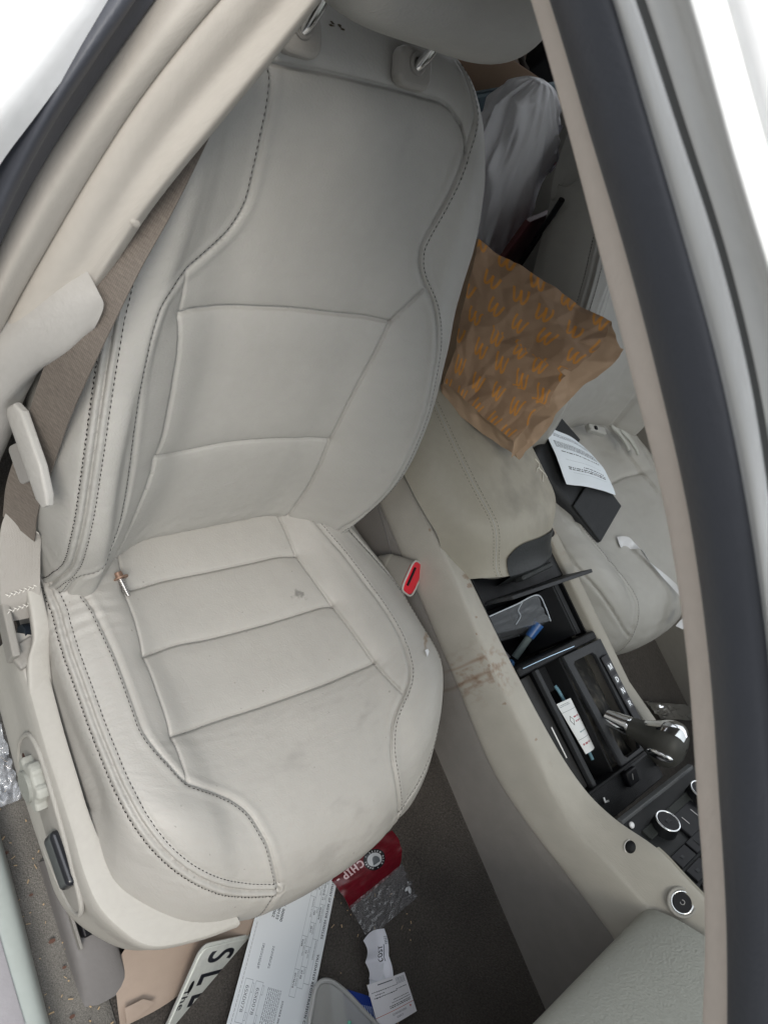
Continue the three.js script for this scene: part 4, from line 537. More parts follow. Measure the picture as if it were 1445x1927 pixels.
  const wt = part(t, 'white_tab', new THREE.SphereGeometry(0.0052, 14, 10).scale(1, 0.6, 1).translate(...P(0.402, 0.004, 0.004).toArray()), new THREE.MeshPhysicalMaterial({ color: lin(0.75, 0.75, 0.76), roughness: 0.3 }));
  part(t, 'stack_back', rbox(0.25, 0.5, 0.05, 0.01, frame([0.507, 0.62, 0.93], [1, 0, 0], [0, 1, 0.5])), blackMatt);
  part(t, 'dash_top', rbox(1.66, 0.06, 0.5, 0.02, new THREE.Matrix4().makeTranslation(0.507, 0.77, 1.2)), trimGrey);
}
// ---------- passenger seat ----------
const seat = thing('passenger_seat', 'pale grey leather front passenger seat with dark stitching, nearest the open door', 'car seat', [0, 0.06, 0.2]);
{
  const cushion = new THREE.Group(); cushion.name = 'cushion'; seat.add(cushion);
  const S = CUSH_SEAM, mk = (name, kind, along) => ({ name, kind, along, pts: S[name] });
  upholster(cushion, cushionPoint, [-0.41, 0.41, -0.08, 0.66], 0.0019,
    [mk('insertL', 'edge', 1), mk('insertR', 'edge', 1), mk('h1', 'tuck', 0), mk('h2', 'tuck', 0), mk('h3', 'tuck', 0), mk('stitchL', 'stitch', 1), mk('stitchR', 'stitch', 1), mk('pipeL', 'pipe', 1), mk('pipeR', 'stitch', 1)],
    cushionPanel,
    (s, t, d) => 0.0016 * fbm(s * 9, t * 9, 2.1, 3) + 0.0007 * noise(s * 60, t * 140, 4.2) * Math.exp(-d.pipeL / 0.022) + 0.0010 * noise(s * 30, t * 120, 1.7) * Math.exp(-d.h3 / 0.03) * sstep(0.28, 0.31, t)
      + 0.0022 * noise(s * 26, t * 95, 7.7) * sstep(-0.17, -0.21, s) * sstep(0.17, 0.10, t) + 0.0014 * noise(s * 40, t * 60, 9.2) * sstep(0.13, 0.17, s) * sstep(0.06, 0.0, t) + 0.0004 * noise(s * 90, t * 60, 2.9) * Math.exp(-d.insertR / 0.03),
    leatherCushion,
    [{ seam: 'stitchL', off: -0.0055, pitch: 0.0062, th: 0.0005 }, { seam: 'stitchR', off: 0.0055, pitch: 0.0062, th: 0.0005 }, { seam: 'pipeL', off: 0.0096, pitch: 0.0062, th: 0.00052 }, { seam: 'pipeL', off: -0.0096, pitch: 0.0056, th: 0.00072, zig: 0.35 }, { seam: 'pipeR', off: -0.0055, pitch: 0.0062, th: 0.0006, mat: threadTan }], true);
  const back = new THREE.Group(); back.name = 'backrest'; seat.add(back);
  const B = BACK_SEAM, mb = (name, kind, along) => ({ name, kind, along, pts: B[name] });
  upholster(back, backPoint, [-0.40, 0.40, -0.13, 0.76], 0.0020,
    [mb('insertL', 'edge', 1), mb('insertR', 'edge', 1), mb('h1', 'tuck', 0), mb('h2', 'tuck', 0), mb('h3', 'tuck', 0), mb('stitchL', 'stitch', 1), mb('stitchR', 'stitch', 1), mb('pipeL', 'pipe', 1), mb('pipeR', 'stitch', 1)],
    backPanel,
    (s, t, d) => 0.0018 * fbm(s * 8, t * 8, 5.1, 3) + 0.0006 * noise(s * 60, t * 130, 4.2) * Math.exp(-d.pipeL / 0.02) + 0.0007 * noise(s * 60, t * 50, 3.3) * sstep(0.1, -0.02, t),
    leather,
    [{ seam: 'stitchL', off: 0.0055, pitch: 0.0062, th: 0.0005 }, { seam: 'stitchR', off: -0.0055, pitch: 0.0062, th: 0.0005 }, { seam: 'pipeL', off: -0.0096, pitch: 0.0062, th: 0.00052 }, { seam: 'pipeL', off: 0.0096, pitch: 0.0056, th: 0.00072, zig: 0.35 }, { seam: 'pipeR', off: -0.005, pitch: 0.0062, th: 0.0006, mat: threadTan }], false);
  // rear shell of the backrest and the pan under the cushion
  const shell = []; for (let j = 0; j <= 30; j++) { const t = -0.12 + 0.87 * j / 30, r = []; for (let i = 0; i <= 20; i++) { const u = i / 20 * 2 - 1, a = backPoint(-0.398, t), b = backPoint(0.398, t), p = a.clone().lerp(b, i / 20); p.z -= 0.03 * (1 - u * u); r.push(p); } shell.push(r); }
  { const q = backPoint(-0.038, 0.652), gs = []; for (let k = 0; k < 9; k++) { const g = new THREE.IcosahedronGeometry(0.0007 + 0.0014 * rnd(), 0).scale(1.6, 0.5, 0.6); g.translate(q.x + (rnd() - 0.5) * 0.018, q.y + 0.0012, q.z + (rnd() - 0.5) * 0.008); gs.push(g); } part(back, 'rust_flakes', gs, new THREE.MeshStandardMaterial({ color: lin(0.05, 0.035, 0.02), roughness: 1 }), 'stuff'); }
  part(back, 'back_shell', gridGeo(shell), trimGrey);
  part(seat, 'seat_pan', rbox(0.50, 0.10, 0.48, 0.02, new THREE.Matrix4().makeTranslation(0, 0.19, 0.24)), blackMatt);
  // headrest: pillow on two posts
  const hr = []; for (let j = 0; j <= 40; j++) { const v = (j / 40 - 0.5) * Math.PI, r = []; for (let i = 0; i <= 64; i++) { const u = i / 64 * Math.PI * 2, pw = (c, e) => Math.sign(c) * Math.pow(Math.abs(c), e); r.push(backFrame(0.158 * pw(Math.cos(v), 0.55) * pw(Math.cos(u), 0.55), 0.775 + 0.108 * pw(Math.sin(v), 0.7) + 0.016 * pw(Math.cos(u), 2) * Math.cos(v), 0.030 + 0.062 * pw(Math.cos(v), 0.55) * pw(Math.sin(u), 0.75) - 0.02 * Math.sin(v))); } hr.push(r); }
  const head = part(seat, 'headrest', gridGeo(hr), leather);
  part(head, 'headrest_seam', tube([backFrame(-0.147, 0.70, 0.05), backFrame(-0.13, 0.685, 0.062), backFrame(-0.10, 0.672, 0.066), backFrame(-0.06, 0.668, 0.064)], 0.0012, 30, 6), threadDark);
  for (const x of [-0.092, 0.060]) {
    const base = backFrame(x, 0.628, -0.020);
    part(seat, 'headrest_post', tube([backFrame(x, 0.620, -0.022), backFrame(x, 0.640, -0.004), backFrame(x, 0.66, 0.006), backFrame(x, 0.70, 0.018), backFrame(x, 0.75, 0.026)], 0.0058, 24, 14), chrome);
    const m = frame(base.toArray(), [1, 0, 0], backFrame(0, 1, -0.55).sub(backFrame(0, 0, 0)).toArray());
    const gd = part(seat, 'guide_sleeve', slab(roundRect(0.050, 0.040, 0.014), 0.016, 0.005, m.clone().multiply(new THREE.Matrix4().makeTranslation(0, 0, 0.0))), trimGreige);
    part(gd, 'guide_collar', new THREE.TorusGeometry(0.0085, 0.003, 8, 20).applyMatrix4(m.clone().multiply(new THREE.Matrix4().makeTranslation(0, 0.004, 0.0165))), trimGreige);
  }
}
// ---------- moulded side cover of the passenger seat, knob, switch, runner ----------
{
  const inner = [[-0.262, 0.300, 0.10], [-0.268, 0.302, 0.13], [-0.271, 0.303, 0.172], [-0.274, 0.304, 0.227], [-0.275, 0.304, 0.281], [-0.275, 0.303, 0.334], [-0.270, 0.302, 0.376], [-0.257, 0.301, 0.409], [-0.231, 0.299, 0.449], [-0.199, 0.297, 0.481], [-0.163, 0.296, 0.507], [-0.142, 0.295, 0.515]];
  const ridge = [[-0.297, 0.295, 0.085], [-0.299, 0.292, 0.119], [-0.300, 0.292, 0.168], [-0.302, 0.292, 0.229], [-0.302, 0.292, 0.283], [-0.302, 0.292, 0.342], [-0.303, 0.291, 0.386], [-0.299, 0.290, 0.426], [-0.284, 0.290, 0.462], [-0.257, 0.290, 0.497], [-0.197, 0.290, 0.519], [-0.145, 0.290, 0.529]];
  const low = [[-0.303, 0.16, 0.08], [-0.304, 0.16, 0.127], [-0.306, 0.16, 0.187], [-0.308, 0.16, 0.24], [-0.308, 0.16, 0.296], [-0.307, 0.16, 0.361], [-0.306, 0.16, 0.403], [-0.297, 0.162, 0.436], [-0.278, 0.17, 0.470], [-0.250, 0.19, 0.503], [-0.195, 0.23, 0.524], [-0.147, 0.255, 0.533]];
  for (const p of inner) { p[0] -= 0.005; p[1] -= 0.004; }
  const o = (l, x, y, z) => l.map(p => [p[0] + x, p[1] + y, p[2] + z]);
  const mixl = (a, b, f, x = 0, y = 0, z = 0) => a.map((p, i) => [p[0] + (b[i][0] - p[0]) * f + x, p[1] + (b[i][1] - p[1]) * f + y, p[2] + (b[i][2] - p[2]) * f + z]);
  const cover = part(seat, 'side_cover', loft([o(inner, 0.004, -0.05, -0.002), o(inner, 0.001, -0.003, 0), inner, mixl(inner, ridge, 0.75, 0, 0.0015), mixl(inner, ridge, 0.96, 0, 0.0005), ridge, mixl(ridge, low, 0.10, -0.003, 0, 0.002), mixl(ridge, low, 0.5, -0.001, 0, 0.001), low, o(low, 0.012, -0.006, -0.004)], 90, 5), trimBeige);
  // arm of the cover running up beside the belt anchor
  const arm = [[-0.268, 0.375, -0.02], [-0.270, 0.352, 0.012], [-0.272, 0.335, 0.045], [-0.273, 0.326, 0.078], [-0.274, 0.316, 0.105], [-0.281, 0.302, 0.126], [-0.286, 0.288, 0.160], [-0.290, 0.262, 0.215]];
  const armW = [0.0085, 0.0085, 0.009, 0.010, 0.012, 0.014, 0.015, 0.012];
  const rows = []; const c1 = cr(arm).getPoints(40); for (let k = 0; k <= 40; k++) { const f = k / 40 * 7, i = Math.min(6, Math.floor(f)), w = armW[i] + (armW[i + 1] - armW[i]) * (f - i), p = c1[k], r = []; for (let a = 0; a <= 16; a++) { const u = a / 16 * Math.PI * 2, pw = c => Math.sign(c) * Math.pow(Math.abs(c), 0.5); r.push(V(p.x + w * pw(Math.cos(u)), p.y + 0.008 * pw(Math.sin(u)), p.z)); } rows.push(r); }
  part(seat, 'cover_arm', gridGeo(rows), trimBeige);
  part(seat, 'outer_bracket', [rbox(0.010, 0.035, 0.15, 0.003, frame([-0.302, 0.300, 0.045], [1, 0, 0.08], [0, 1, 0])), rbox(0.034, 0.012, 0.030, 0.003, frame([-0.292, 0.296, 0.115], [1, 0, -0.35], [0, 1, 0]))], trimGreige);
  part(seat, 'frame_plate', rbox(0.004, 0.09, 0.14, 0.001, new THREE.Matrix4().makeTranslation(-0.262, 0.262, 0.06)), trimSide);
  part(seat, 'cover_joint', tube([[-0.305, 0.285, 0.075], [-0.303, 0.289, 0.098], [-0.297, 0.299, 0.118], [-0.284, 0.3035, 0.128]], 0.0011, 30, 6), blackMatt);
  // shallow finger recess with the lumbar knob and the rocker switch
  const rec = [[0.215, 0.209], [0.262, 0.209], [0.277, 0.225], [0.281, 0.260], [0.278, 0.296], [0.272, 0.345], [0.262, 0.400], [0.253, 0.424], [0.236, 0.432], [0.214, 0.424], [0.196, 0.40], [0.180, 0.354], [0.178, 0.28], [0.186, 0.23]];
  const shp = rec.map(([y, z]) => [z, y]);
  part(seat, 'recess_rim', tube(rec.map(([y, z]) => [-0.3065, y, z]), 0.0035, 90, 8, true), trimBeige);
  part(seat, 'recess_floor', slab(shp, 0.003, 0.0005, new THREE.Matrix4().makeBasis(V(0, 0, 1), V(0, 1, 0), V(-1, 0, 0)).setPosition(-0.3045, 0, 0)), trimGreige);
  const kb = part(seat, 'lumbar_knob', (() => { const s = []; for (let k = 0; k < 72; k++) { const a = k / 72 * 2 * Math.PI, r = 0.031 + 0.0036 * Math.tanh(3 * Math.cos(6 * a)); s.push([r * Math.cos(a), r * Math.sin(a)]); } return slab(s, 0.017, 0.004, new THREE.Matrix4().makeBasis(V(0, 0, 1), V(0, 1, 0), V(-1, 0, 0)).setPosition(-0.305, 0.244, 0.266)); })(), plastic(0.362, 0.366, 0.331, 0.5));
  part(kb, 'knob_face', new THREE.CylinderGeometry(0.019, 0.021, 0.006, 40).applyMatrix4(frame([-0.323, 0.244, 0.266], [0, 1, 0], [-1, 0, 0])), plastic(0.308, 0.316, 0.285, 0.5));
  part(seat, 'rocker_switch', rbox(0.018, 0.040, 0.068, 0.007, frame([-0.309, 0.243, 0.364], [1, 0, 0], [0.1, 1, -0.12])), new THREE.MeshPhysicalMaterial({ color: lin(0.012, 0.013, 0.016), roughness: 0.28, clearcoat: 0.2 }));
  part(seat, 'screw_hole', new THREE.SphereGeometry(0.0045, 10, 8).scale(0.4, 1, 1.2).translate(-0.3075, 0.214, 0.228), new THREE.MeshStandardMaterial({ color: lin(0.05, 0.022, 0.016), roughness: 0.9 }));
  // runner on the floor
  const rn = thing('seat_runner', 'grey plastic covered seat runner on the carpet under the seat corner', 'seat rail', [-0.26, 0.06, 0.45]);
  part(rn, 'runner_cover', loft([[[-0.292, 0.064, 0.36], [-0.293, 0.064, 0.48], [-0.292, 0.063, 0.56]], [[-0.288, 0.092, 0.36], [-0.288, 0.090, 0.48], [-0.286, 0.067, 0.56]], [[-0.276, 0.098, 0.36], [-0.275, 0.096, 0.48], [-0.272, 0.070, 0.565]], [[-0.238, 0.098, 0.36], [-0.236, 0.094, 0.49], [-0.232, 0.070, 0.565]], [[-0.228, 0.064, 0.36], [-0.226, 0.064, 0.49], [-0.224, 0.063, 0.565]]], 30, 4), trimGrey);
  part(rn, 'runner_rail', rbox(0.030, 0.030, 0.42, 0.004, new THREE.Matrix4().makeTranslation(-0.262, 0.098, 0.265)), gloss);
  part(rn, 'runner_lip', rbox(0.004, 0.012, 0.12, 0.001, new THREE.Matrix4().makeTranslation(-0.283, 0.106, 0.425)), trimGreige);
}
// ---------- driver's seat: the same seat mirrored, set back and tipped further ----------
{
  const dx = 1.015, dz = -0.07, tip = 0.17, C = Math.cos(tip), S = Math.sin(tip);
  const fnC = (s, t) => { const p = cushionPoint(-s, t); return V(dx - p.x, p.y + 0.004 * fbm(s * 9 + 3, t * 9, 8.8, 3), p.z + dz); };
  const fnB = (s, t) => { const p = backPoint(-s, t), y = p.y - 0.34, z = p.z; return V(dx - p.x, 0.34 + y * C + z * S * 0 - 0 + (z * S), z * C - y * S + dz + 0.01); };
  const mir = o => { const q = {}; for (const k in o) q[k] = o[k].map(([s, t]) => [-s, t]); return q; };
  const t = thing('bucket_seat', 'worn grey leather driver seat beyond the console, creased and reclined', 'car seat', [1.015, 0.06, 0.1]);
  const cushion = new THREE.Group(); cushion.name = 'cushion'; t.add(cushion);
  const back = new THREE.Group(); back.name = 'backrest'; t.add(back);
  const flipPanel = f => (s, tt) => f(s, tt);
  const mk = (S0, n, kind, along) => ({ name: n, kind, along, pts: S0[n] });
  const worn = leather;
  // this seat's chart is already mirrored, so the seams keep their chart places
  upholster(cushion, (s, u) => { const p = cushionPoint(s, u); return V(dx - p.x, p.y, p.z + dz); }, [-0.41, 0.41, -0.08, 0.66], 0.0042,
    [mk(CUSH_SEAM, 'insertL', 'edge', 1), mk(CUSH_SEAM, 'insertR', 'edge', 1), mk(CUSH_SEAM, 'h2', 'tuck', 0), mk(CUSH_SEAM, 'stitchL', 'stitch', 1), mk(CUSH_SEAM, 'stitchR', 'stitch', 1), mk(CUSH_SEAM, 'pipeR', 'stitch', 1)], (s, u) => { const n = cushionPanel(s, u); return n === 'seat_panel_1' ? 'seat_panel_2' : n === 'seat_panel_3' ? 'front_panel' : n; },
    (s, u, d) => 0.004 * fbm(s * 7, u * 7, 8.1, 3) + 0.0018 * Math.abs(noise(s * 22, u * 34, 3.4)), worn,
    [{ seam: 'stitchR', off: 0.0055, pitch: 0.0062, th: 0.0006 }], false);
  const fb = (s, u) => { const p = backPoint(s, u), y = p.y - 0.34, z = p.z; return V(dx - p.x, 0.34 + y * C + z * S, z * C - y * S + dz); };
  upholster(back, fb, [-0.40, 0.40, -0.13, 0.76], 0.0042,
    [mk(BACK_SEAM, 'insertL', 'edge', 1), mk(BACK_SEAM, 'insertR', 'edge', 1), mk(BACK_SEAM, 'h1', 'tuck', 0), mk(BACK_SEAM, 'stitchL', 'stitch', 1), mk(BACK_SEAM, 'stitchR', 'stitch', 1), mk(BACK_SEAM, 'pipeR', 'pipe', 1)], (s, u) => { const n = backPanel(s, u); return n === 'back_panel_1' ? 'back_panel_2' : n; },
    (s, u) => 0.003 * fbm(s * 7, u * 7, 2.1, 3) + 0.002 * Math.abs(noise(s * 20, u * 30, 5.4)) * sstep(0.25, 0.05, u), worn,
    [{ seam: 'pipeR', off: 0.0135, pitch: 0.006, th: 0.0009 }, { seam: 'pipeR', off: -0.0135, pitch: 0.006, th: 0.0009 }], true);
  const sh = []; for (let j = 0; j <= 20; j++) { const u = -0.12 + 0.87 * j / 20, a = fb(0.398, u), b = fb(-0.398, u), r = []; for (let i = 0; i <= 12; i++) { const p = a.clone().lerp(b, i / 12); p.z -= 0.03 * (1 - (i / 6 - 1) ** 2); r.push(p); } sh.push(r); }
  part(back, 'back_shell', gridGeo(sh), trimGrey);
  part(t, 'seat_pan', rbox(0.48, 0.10, 0.46, 0.02, new THREE.Matrix4().makeTranslation(dx, 0.17, 0.16)), blackMatt);
  part(t, 'wiring_block', [rbox(0.10, 0.05, 0.06, 0.006, new THREE.Matrix4().makeTranslation(0.93, 0.16, 0.42)), rbox(0.04, 0.07, 0.04, 0.004, new THREE.Matrix4().makeTranslation(0.85, 0.15, 0.41)), rbox(0.05, 0.03, 0.05, 0.004, new THREE.Matrix4().makeTranslation(1.02, 0.15, 0.44))], blackPlastic);
}
// ---------- seat belt hanging beside the seat ----------
const web = dataTex(256, 256, (u, v) => { const w = 0.5 + 0.5 * Math.sin(u * Math.PI * 2 * 26), x = 0.5 + 0.5 * Math.sin((u * 26 + v * 52) * Math.PI * 2); return 0.35 + 0.4 * w * 0.5 + 0.3 * x * 0.5; }, false, 1);
const webTone = dataTex(256, 512, (u, v) => { const w = 0.5 + 0.5 * Math.sin(u * Math.PI * 2 * 24), a = fbm(u * 5, v * 22, 4.1, 4), b = noise(u * 60, v * 90, 1.2), k = 0.80 + 0.10 * w + 0.22 * a + 0.10 * b; return [k, k * 0.985, k * 0.96]; }, true, 1);
const webMat = new THREE.MeshStandardMaterial({ map: webTone, color: lin(0.20, 0.178, 0.16), roughness: 0.75, bumpMap: web, bumpScale: 0.0006 });
const webLight = new THREE.MeshStandardMaterial({ color: lin(0.32, 0.305, 0.28), roughness: 0.65, bumpMap: web, bumpScale: 0.0006 });
{
  const t = thing('seat_belt', 'brown grey seat belt with beige latch tongue hanging beside the seat back', 'seat belt', [-0.29, 0.3, 0]);
  // centre line, with the direction across the webbing
  const ctr = [[-0.195, 0.960, -0.205], [-0.212, 0.890, -0.175], [-0.236, 0.830, -0.140], [-0.262, 0.790, -0.108], [-0.280, 0.750, -0.082], [-0.291, 0.700, -0.064], [-0.294, 0.627, -0.053], [-0.294, 0.550, -0.040], [-0.294, 0.461, -0.025], [-0.291, 0.410, -0.008]];
  const acr = [[0.55, 0.1, 0.8], [0.55, 0.1, 0.8], [0.5, 0.12, 0.82], [0.45, 0.14, 0.85], [0.40, 0.15, 0.88], [0.36, 0.15, 0.9], [0.34, 0.15, 0.9], [0.36, 0.14, 0.9], [0.45, 0.1, 0.88], [0.5, 0.1, 0.86]];
  const strap = (c, a, w, mat, name, k0 = 60) => { const C = cr(c).getPoints(k0), A = cr(a).getPoints(k0); const f = sheet((u, v) => { const k = Math.round(v * k0), d = A[k].clone().normalize(); return C[k].clone().addScaledVector(d, (u - 0.5) * w); }, 6, k0, 0.0013); const fr = f.front, uv = fr.attributes.uv; for (let i = 0; i < uv.count; i++) uv.setY(i, uv.getY(i) * 12); return part(t, name, merge([fr, f.back]), mat); };
  strap(ctr, acr, 0.047, webMat, 'webbing');
  strap([[-0.288, 0.425, -0.012], [-0.289, 0.405, -0.002], [-0.289, 0.380, 0.014], [-0.288, 0.352, 0.034], [-0.288, 0.325, 0.056], [-0.287, 0.300, 0.072]], [[0.45, 0.1, 0.88], [0.75, 0.25, 0.55], [0.80, 0.35, 0.35], [0.80, 0.40, 0.20], [0.75, 0.4, 0.15], [0.75, 0.4, 0.15]], 0.046, webLight, 'folded_end', 40);
  const gs = []; for (let k = 0; k < 26; k++) { const g = new THREE.OctahedronGeometry(1).scale(0.0030, 0.0007, 0.0007); g.rotateY(k % 2 ? 0.7 : -0.7); const r = k % 13 / 12, l = k < 13 ? 0 : 1; g.translate(-0.3035 + 0.030 * r, 0.336 - 0.014 * l + 0.014 * r, 0.047 + 0.016 * l + 0.002 * (k % 2)); gs.push(g); }
  part(t, 'stitching', gs, new THREE.MeshStandardMaterial({ color: lin(0.7, 0.68, 0.63), roughness: 0.8 }), 'stuff');
  const tg = part(t, 'latch_tongue', slab([[-0.030, -0.020], [-0.024, -0.026], [0.055, -0.026], [0.064, -0.020], [0.064, -0.010], [0.055, -0.004], [0.03, 0.002], [-0.02, 0.002], [-0.030, -0.006]].map(p => [p[0] * 1.15, p[1]]), 0.010, 0.003, frame([-0.305, 0.590, -0.040], [0.10, -0.25, 0.95], [0.2, 0.9, 0.2])), plastic(0.385, 0.377, 0.354, 0.4));
  part(tg, 'tongue_blade', slab(roundRect(0.042, 0.040, 0.006), 0.004, 0.001, frame([-0.3075, 0.548, -0.030], [0.10, -0.25, 0.95], [0.2, 0.9, 0.2])), plastic(0.277, 0.269, 0.254, 0.35));
  part(t, 'anchor_bolt', [new THREE.CylinderGeometry(0.010, 0.010, 0.012, 6).applyMatrix4(frame([-0.282, 0.290, 0.086], [0, 0, 1], [-1, 0.3, 0])), rbox(0.006, 0.020, 0.022, 0.003, new THREE.Matrix4().makeTranslation(-0.277, 0.284, 0.092))], new THREE.MeshStandardMaterial({ color: lin(0.03, 0.04, 0.055), metalness: 0.6, roughness: 0.45 }));
}
{ // buckle between cushion and console
  const t = thing('belt_buckle', 'beige seat belt buckle with red release button beside the cushion', 'belt buckle', [0.33, 0.28, 0.15]);
  const ax = V(0.10, 0.80, 0.60).normalize(), m = frame([0.314, 0.322, 0.158], ax.toArray(), [-0.75, 0.55, -0.3]);
  const rr = []; for (let j = 0; j <= 16; j++) { const v = j / 16, x = -0.038 + 0.078 * v, w = 0.021 + 0.008 * sstep(0.0, 0.3, v), h = 0.015 + 0.004 * sstep(0, 0.3, v), r = []; for (let i = 0; i <= 32; i++) { const u = i / 32 * 2 * Math.PI, pw = c => Math.sign(c) * Math.pow(Math.abs(c), 0.45); r.push(V(x + (v === 1 ? 0 : 0), h * pw(Math.sin(u)), w * pw(Math.cos(u))).applyMatrix4(m)); } rr.push(r); }
  part(t, 'buckle_body', gridGeo(rr), plastic(0.323, 0.308, 0.277, 0.45));
  part(t, 'buckle_ridge', gridGeo([rr[5], rr[6]].map((r, k) => r.map(p => p.clone().add(V(-0.0008, 0.0012, 0))))), plastic(0.385, 0.370, 0.323, 0.45));
  const rim = rr[16]; part(t, 'buckle_rim', tube(rim.slice(0, 32), 0.0019, 80, 8, true), plastic(0.477, 0.462, 0.431, 0.4));
  part(t, 'release_button', slab(roundRect(0.036, 0.056, 0.014).map(p => [p[0], p[1]]), 0.006, 0.002, m.clone().multiply(new THREE.Matrix4().makeBasis(V(0, 1, 0), V(0, 0, 1), V(1, 0, 0)).setPosition(0.036, 0.0015, 0.0))), redPlastic);
  part(t, 'buckle_slot', slab(roundRect(0.004, 0.034, 0.001), 0.004, 0.0005, m.clone().multiply(new THREE.Matrix4().makeBasis(V(0, 1, 0), V(0, 0, 1), V(1, 0, 0)).setPosition(0.0405, 0.0105, 0.0))), gloss);
  const lo = [[0.245, 0.235, 0.030], [0.262, 0.255, 0.060], [0.282, 0.275, 0.095], [0.303, 0.296, 0.133]], c = cr(lo).getSpacedPoints(72), rows = c.map((p, k) => { const r = [], d = ax, s = V(0, 1, 0).cross(d).normalize(), n = d.clone().cross(s), rad = 0.0135 + 0.0024 * Math.sin(k / 72 * 2 * Math.PI * 12); for (let i = 0; i <= 20; i++) { const u = i / 20 * 2 * Math.PI; r.push(p.clone().addScaledVector(s, rad * Math.cos(u)).addScaledVector(n, rad * 0.85 * Math.sin(u))); } return r; });
  part(t, 'bellows_sleeve', gridGeo(rows), plastic(0.347, 0.331, 0.308, 0.55));
}
// ---------- loose things ----------
const paperMat = (tex, rough = 0.75) => new THREE.MeshStandardMaterial({ color: lin(0.92, 0.92, 0.92), map: tex, roughness: rough });
const plainPaper = new THREE.MeshStandardMaterial({ color: lin(0.56, 0.57, 0.59), roughness: 0.8 });
const quad = (a, b, c, d, f = () => 0, up = V(0, 1, 0)) => { const A = V(...a), B = V(...b), Cc = V(...c), D = V(...d); return (u, v) => A.clone().lerp(B, u).lerp(D.clone().lerp(Cc, u), v).addScaledVector(up, f(u, v)); };
function paper(name, label, cat, fn, nu, nv, tex, th = 0.0003, backMat = plainPaper) { const s = sheet(fn, nu, nv, th), b = new THREE.Box3().setFromBufferAttribute(s.front.attributes.position), c = b.getCenter(V(0, 0, 0)); const t = thing(name, label, cat, [c.x, b.min.y, c.z]); part(t, 'printed_face', s.front, tex.isMaterial ? tex : paperMat(tex)); part(t, 'paper_back', s.back, backMat); return t; }
const squiggle = (c, x, y, w, h, n = 1) => { for (let k = 0; k < n; k++) { let p = x; while (p < x + w) { const l = h * (0.5 + rnd() * 2.2); c.fillRect(p, y + k * h * 1.7, Math.min(l, x + w - p), h * (0.75 + 0.3 * rnd())); p += l + h * 0.55; } } };
{ // brown paper takeaway bag propped on the armrest, mouth towards the front
  const tx = canvasTex(1024, 1024, (c, w, h) => {
    c.fillStyle = '#93785f'; c.fillRect(0, 0, w, h);
    for (let k = 0; k < 5000; k++) { c.fillStyle = `rgba(${rnd() < 0.5 ? '70,45,25' : '220,190,150'},${0.03 + 0.05 * rnd()})`; c.fillRect(rnd() * w, rnd() * h, 2 + rnd() * 22, 1 + rnd()); }
    c.strokeStyle = 'rgba(205,132,42,0.72)'; c.lineCap = 'butt';
    const arch = (x, y, r, s) => { c.save(); c.translate(x, y); c.rotate(r); c.scale(s, s); c.lineWidth = 15; for (const q of [-1, 1]) { c.beginPath(); c.moveTo(q * 44, 44); c.bezierCurveTo(q * 40, -70, q * 6, -70, 0, 34); c.stroke(); } c.restore(); };
    for (let j = 0; j < 8; j++) for (let i = 0; i < 6; i++) arch(20 + i * 230 + (j % 2) * 115 + (rnd() - 0.5) * 50, 30 + j * 165 + (rnd() - 0.5) * 40, Math.PI + (rnd() - 0.5) * 0.5, 1.2);
  });
  const facet = (u, v, n, k) => { const H = (i, j) => { const s = Math.sin(i * 127.1 + j * 311.7 + k * 74.7) * 43758.5453; return s - Math.floor(s) - 0.5; }; const a = u * n + 0.35 * Math.sin(v * n * 1.7 + k), b = v * n + 0.35 * Math.sin(u * n * 1.3 + 2 * k), i = Math.floor(a), j = Math.floor(b), x = a - i, y = b - j, p = H(i, j), q = H(i + 1, j), r = H(i, j + 1), w = H(i + 1, j + 1); return (i + j) % 2 ? (x + y < 1 ? p + (q - p) * x + (r - p) * y : w + (r - w) * (1 - x) + (q - w) * (1 - y)) : (x > y ? p + (q - p) * x + (w - q) * y : p + (w - r) * x + (r - p) * y); };
  const crease = (u, v, k) => 0.026 * facet(u, v, 3.6, k) + 0.012 * facet(u, v, 8.9, k + 3) + 0.0015 * noise(u * 17, v * 16, k);
  const A = [0.413, 0.528, -0.100], B = [0.482, 0.665, -0.290], Cc = [0.695, 0.705, -0.085], D = [0.470, 0.556, 0.052];
  const up = V(-0.45, 0.85, 0.28).normalize();
  // u: from the closed end to the mouth; v: from the far edge down to the near edge
  const jag = v => 0.95 + 0.05 * Math.sin(v * 9) * 0.6 + 0.03 * noise(v * 11, 3.3) - (v > 0.46 && v < 0.50 ? 0.05 : 0) - (v > 0.72 ? 0.05 : 0);
  const fr = quad(B, Cc, D, A, (u, v) => crease(u, v, 1.3) + 0.022 * Math.sin(Math.PI * v) * (0.4 + 0.6 * u), up);
  const bk = quad([B[0] + 0.010, B[1] - 0.06, B[2]], [Cc[0] + 0.030, Cc[1] - 0.035, Cc[2] + 0.02], [D[0] + 0.012, D[1] - 0.016, D[2] + 0.012], [A[0] + 0.01, A[1] - 0.04, A[2] + 0.02], (u, v) => crease(u, v, 6.1) * 0.9 - 0.030 * Math.sin(Math.PI * v), up);
  const t = thing('paper_bag', 'crumpled brown paper bag with orange arches, propped on the armrest lid', 'paper bag', [0.52, 0.5, -0.1]);
  const kraft = new THREE.MeshStandardMaterial({ color: lin(0.40, 0.28, 0.185), roughness: 0.85, map: trimTone }), printed = paperMat(tx, 0.85);
  const f = sheet((u, v) => fr(u * jag(v), v), 110, 110, 0.0003); part(t, 'printed_side', f.front, printed); part(t, 'inside_face', f.back, kraft);
  const b = sheet((u, v) => bk(u * (1.05 + 0.03 * noise(v * 9, 8.8)), v), 90, 90, 0.0003); part(t, 'far_side', merge([b.front, b.back]), kraft);
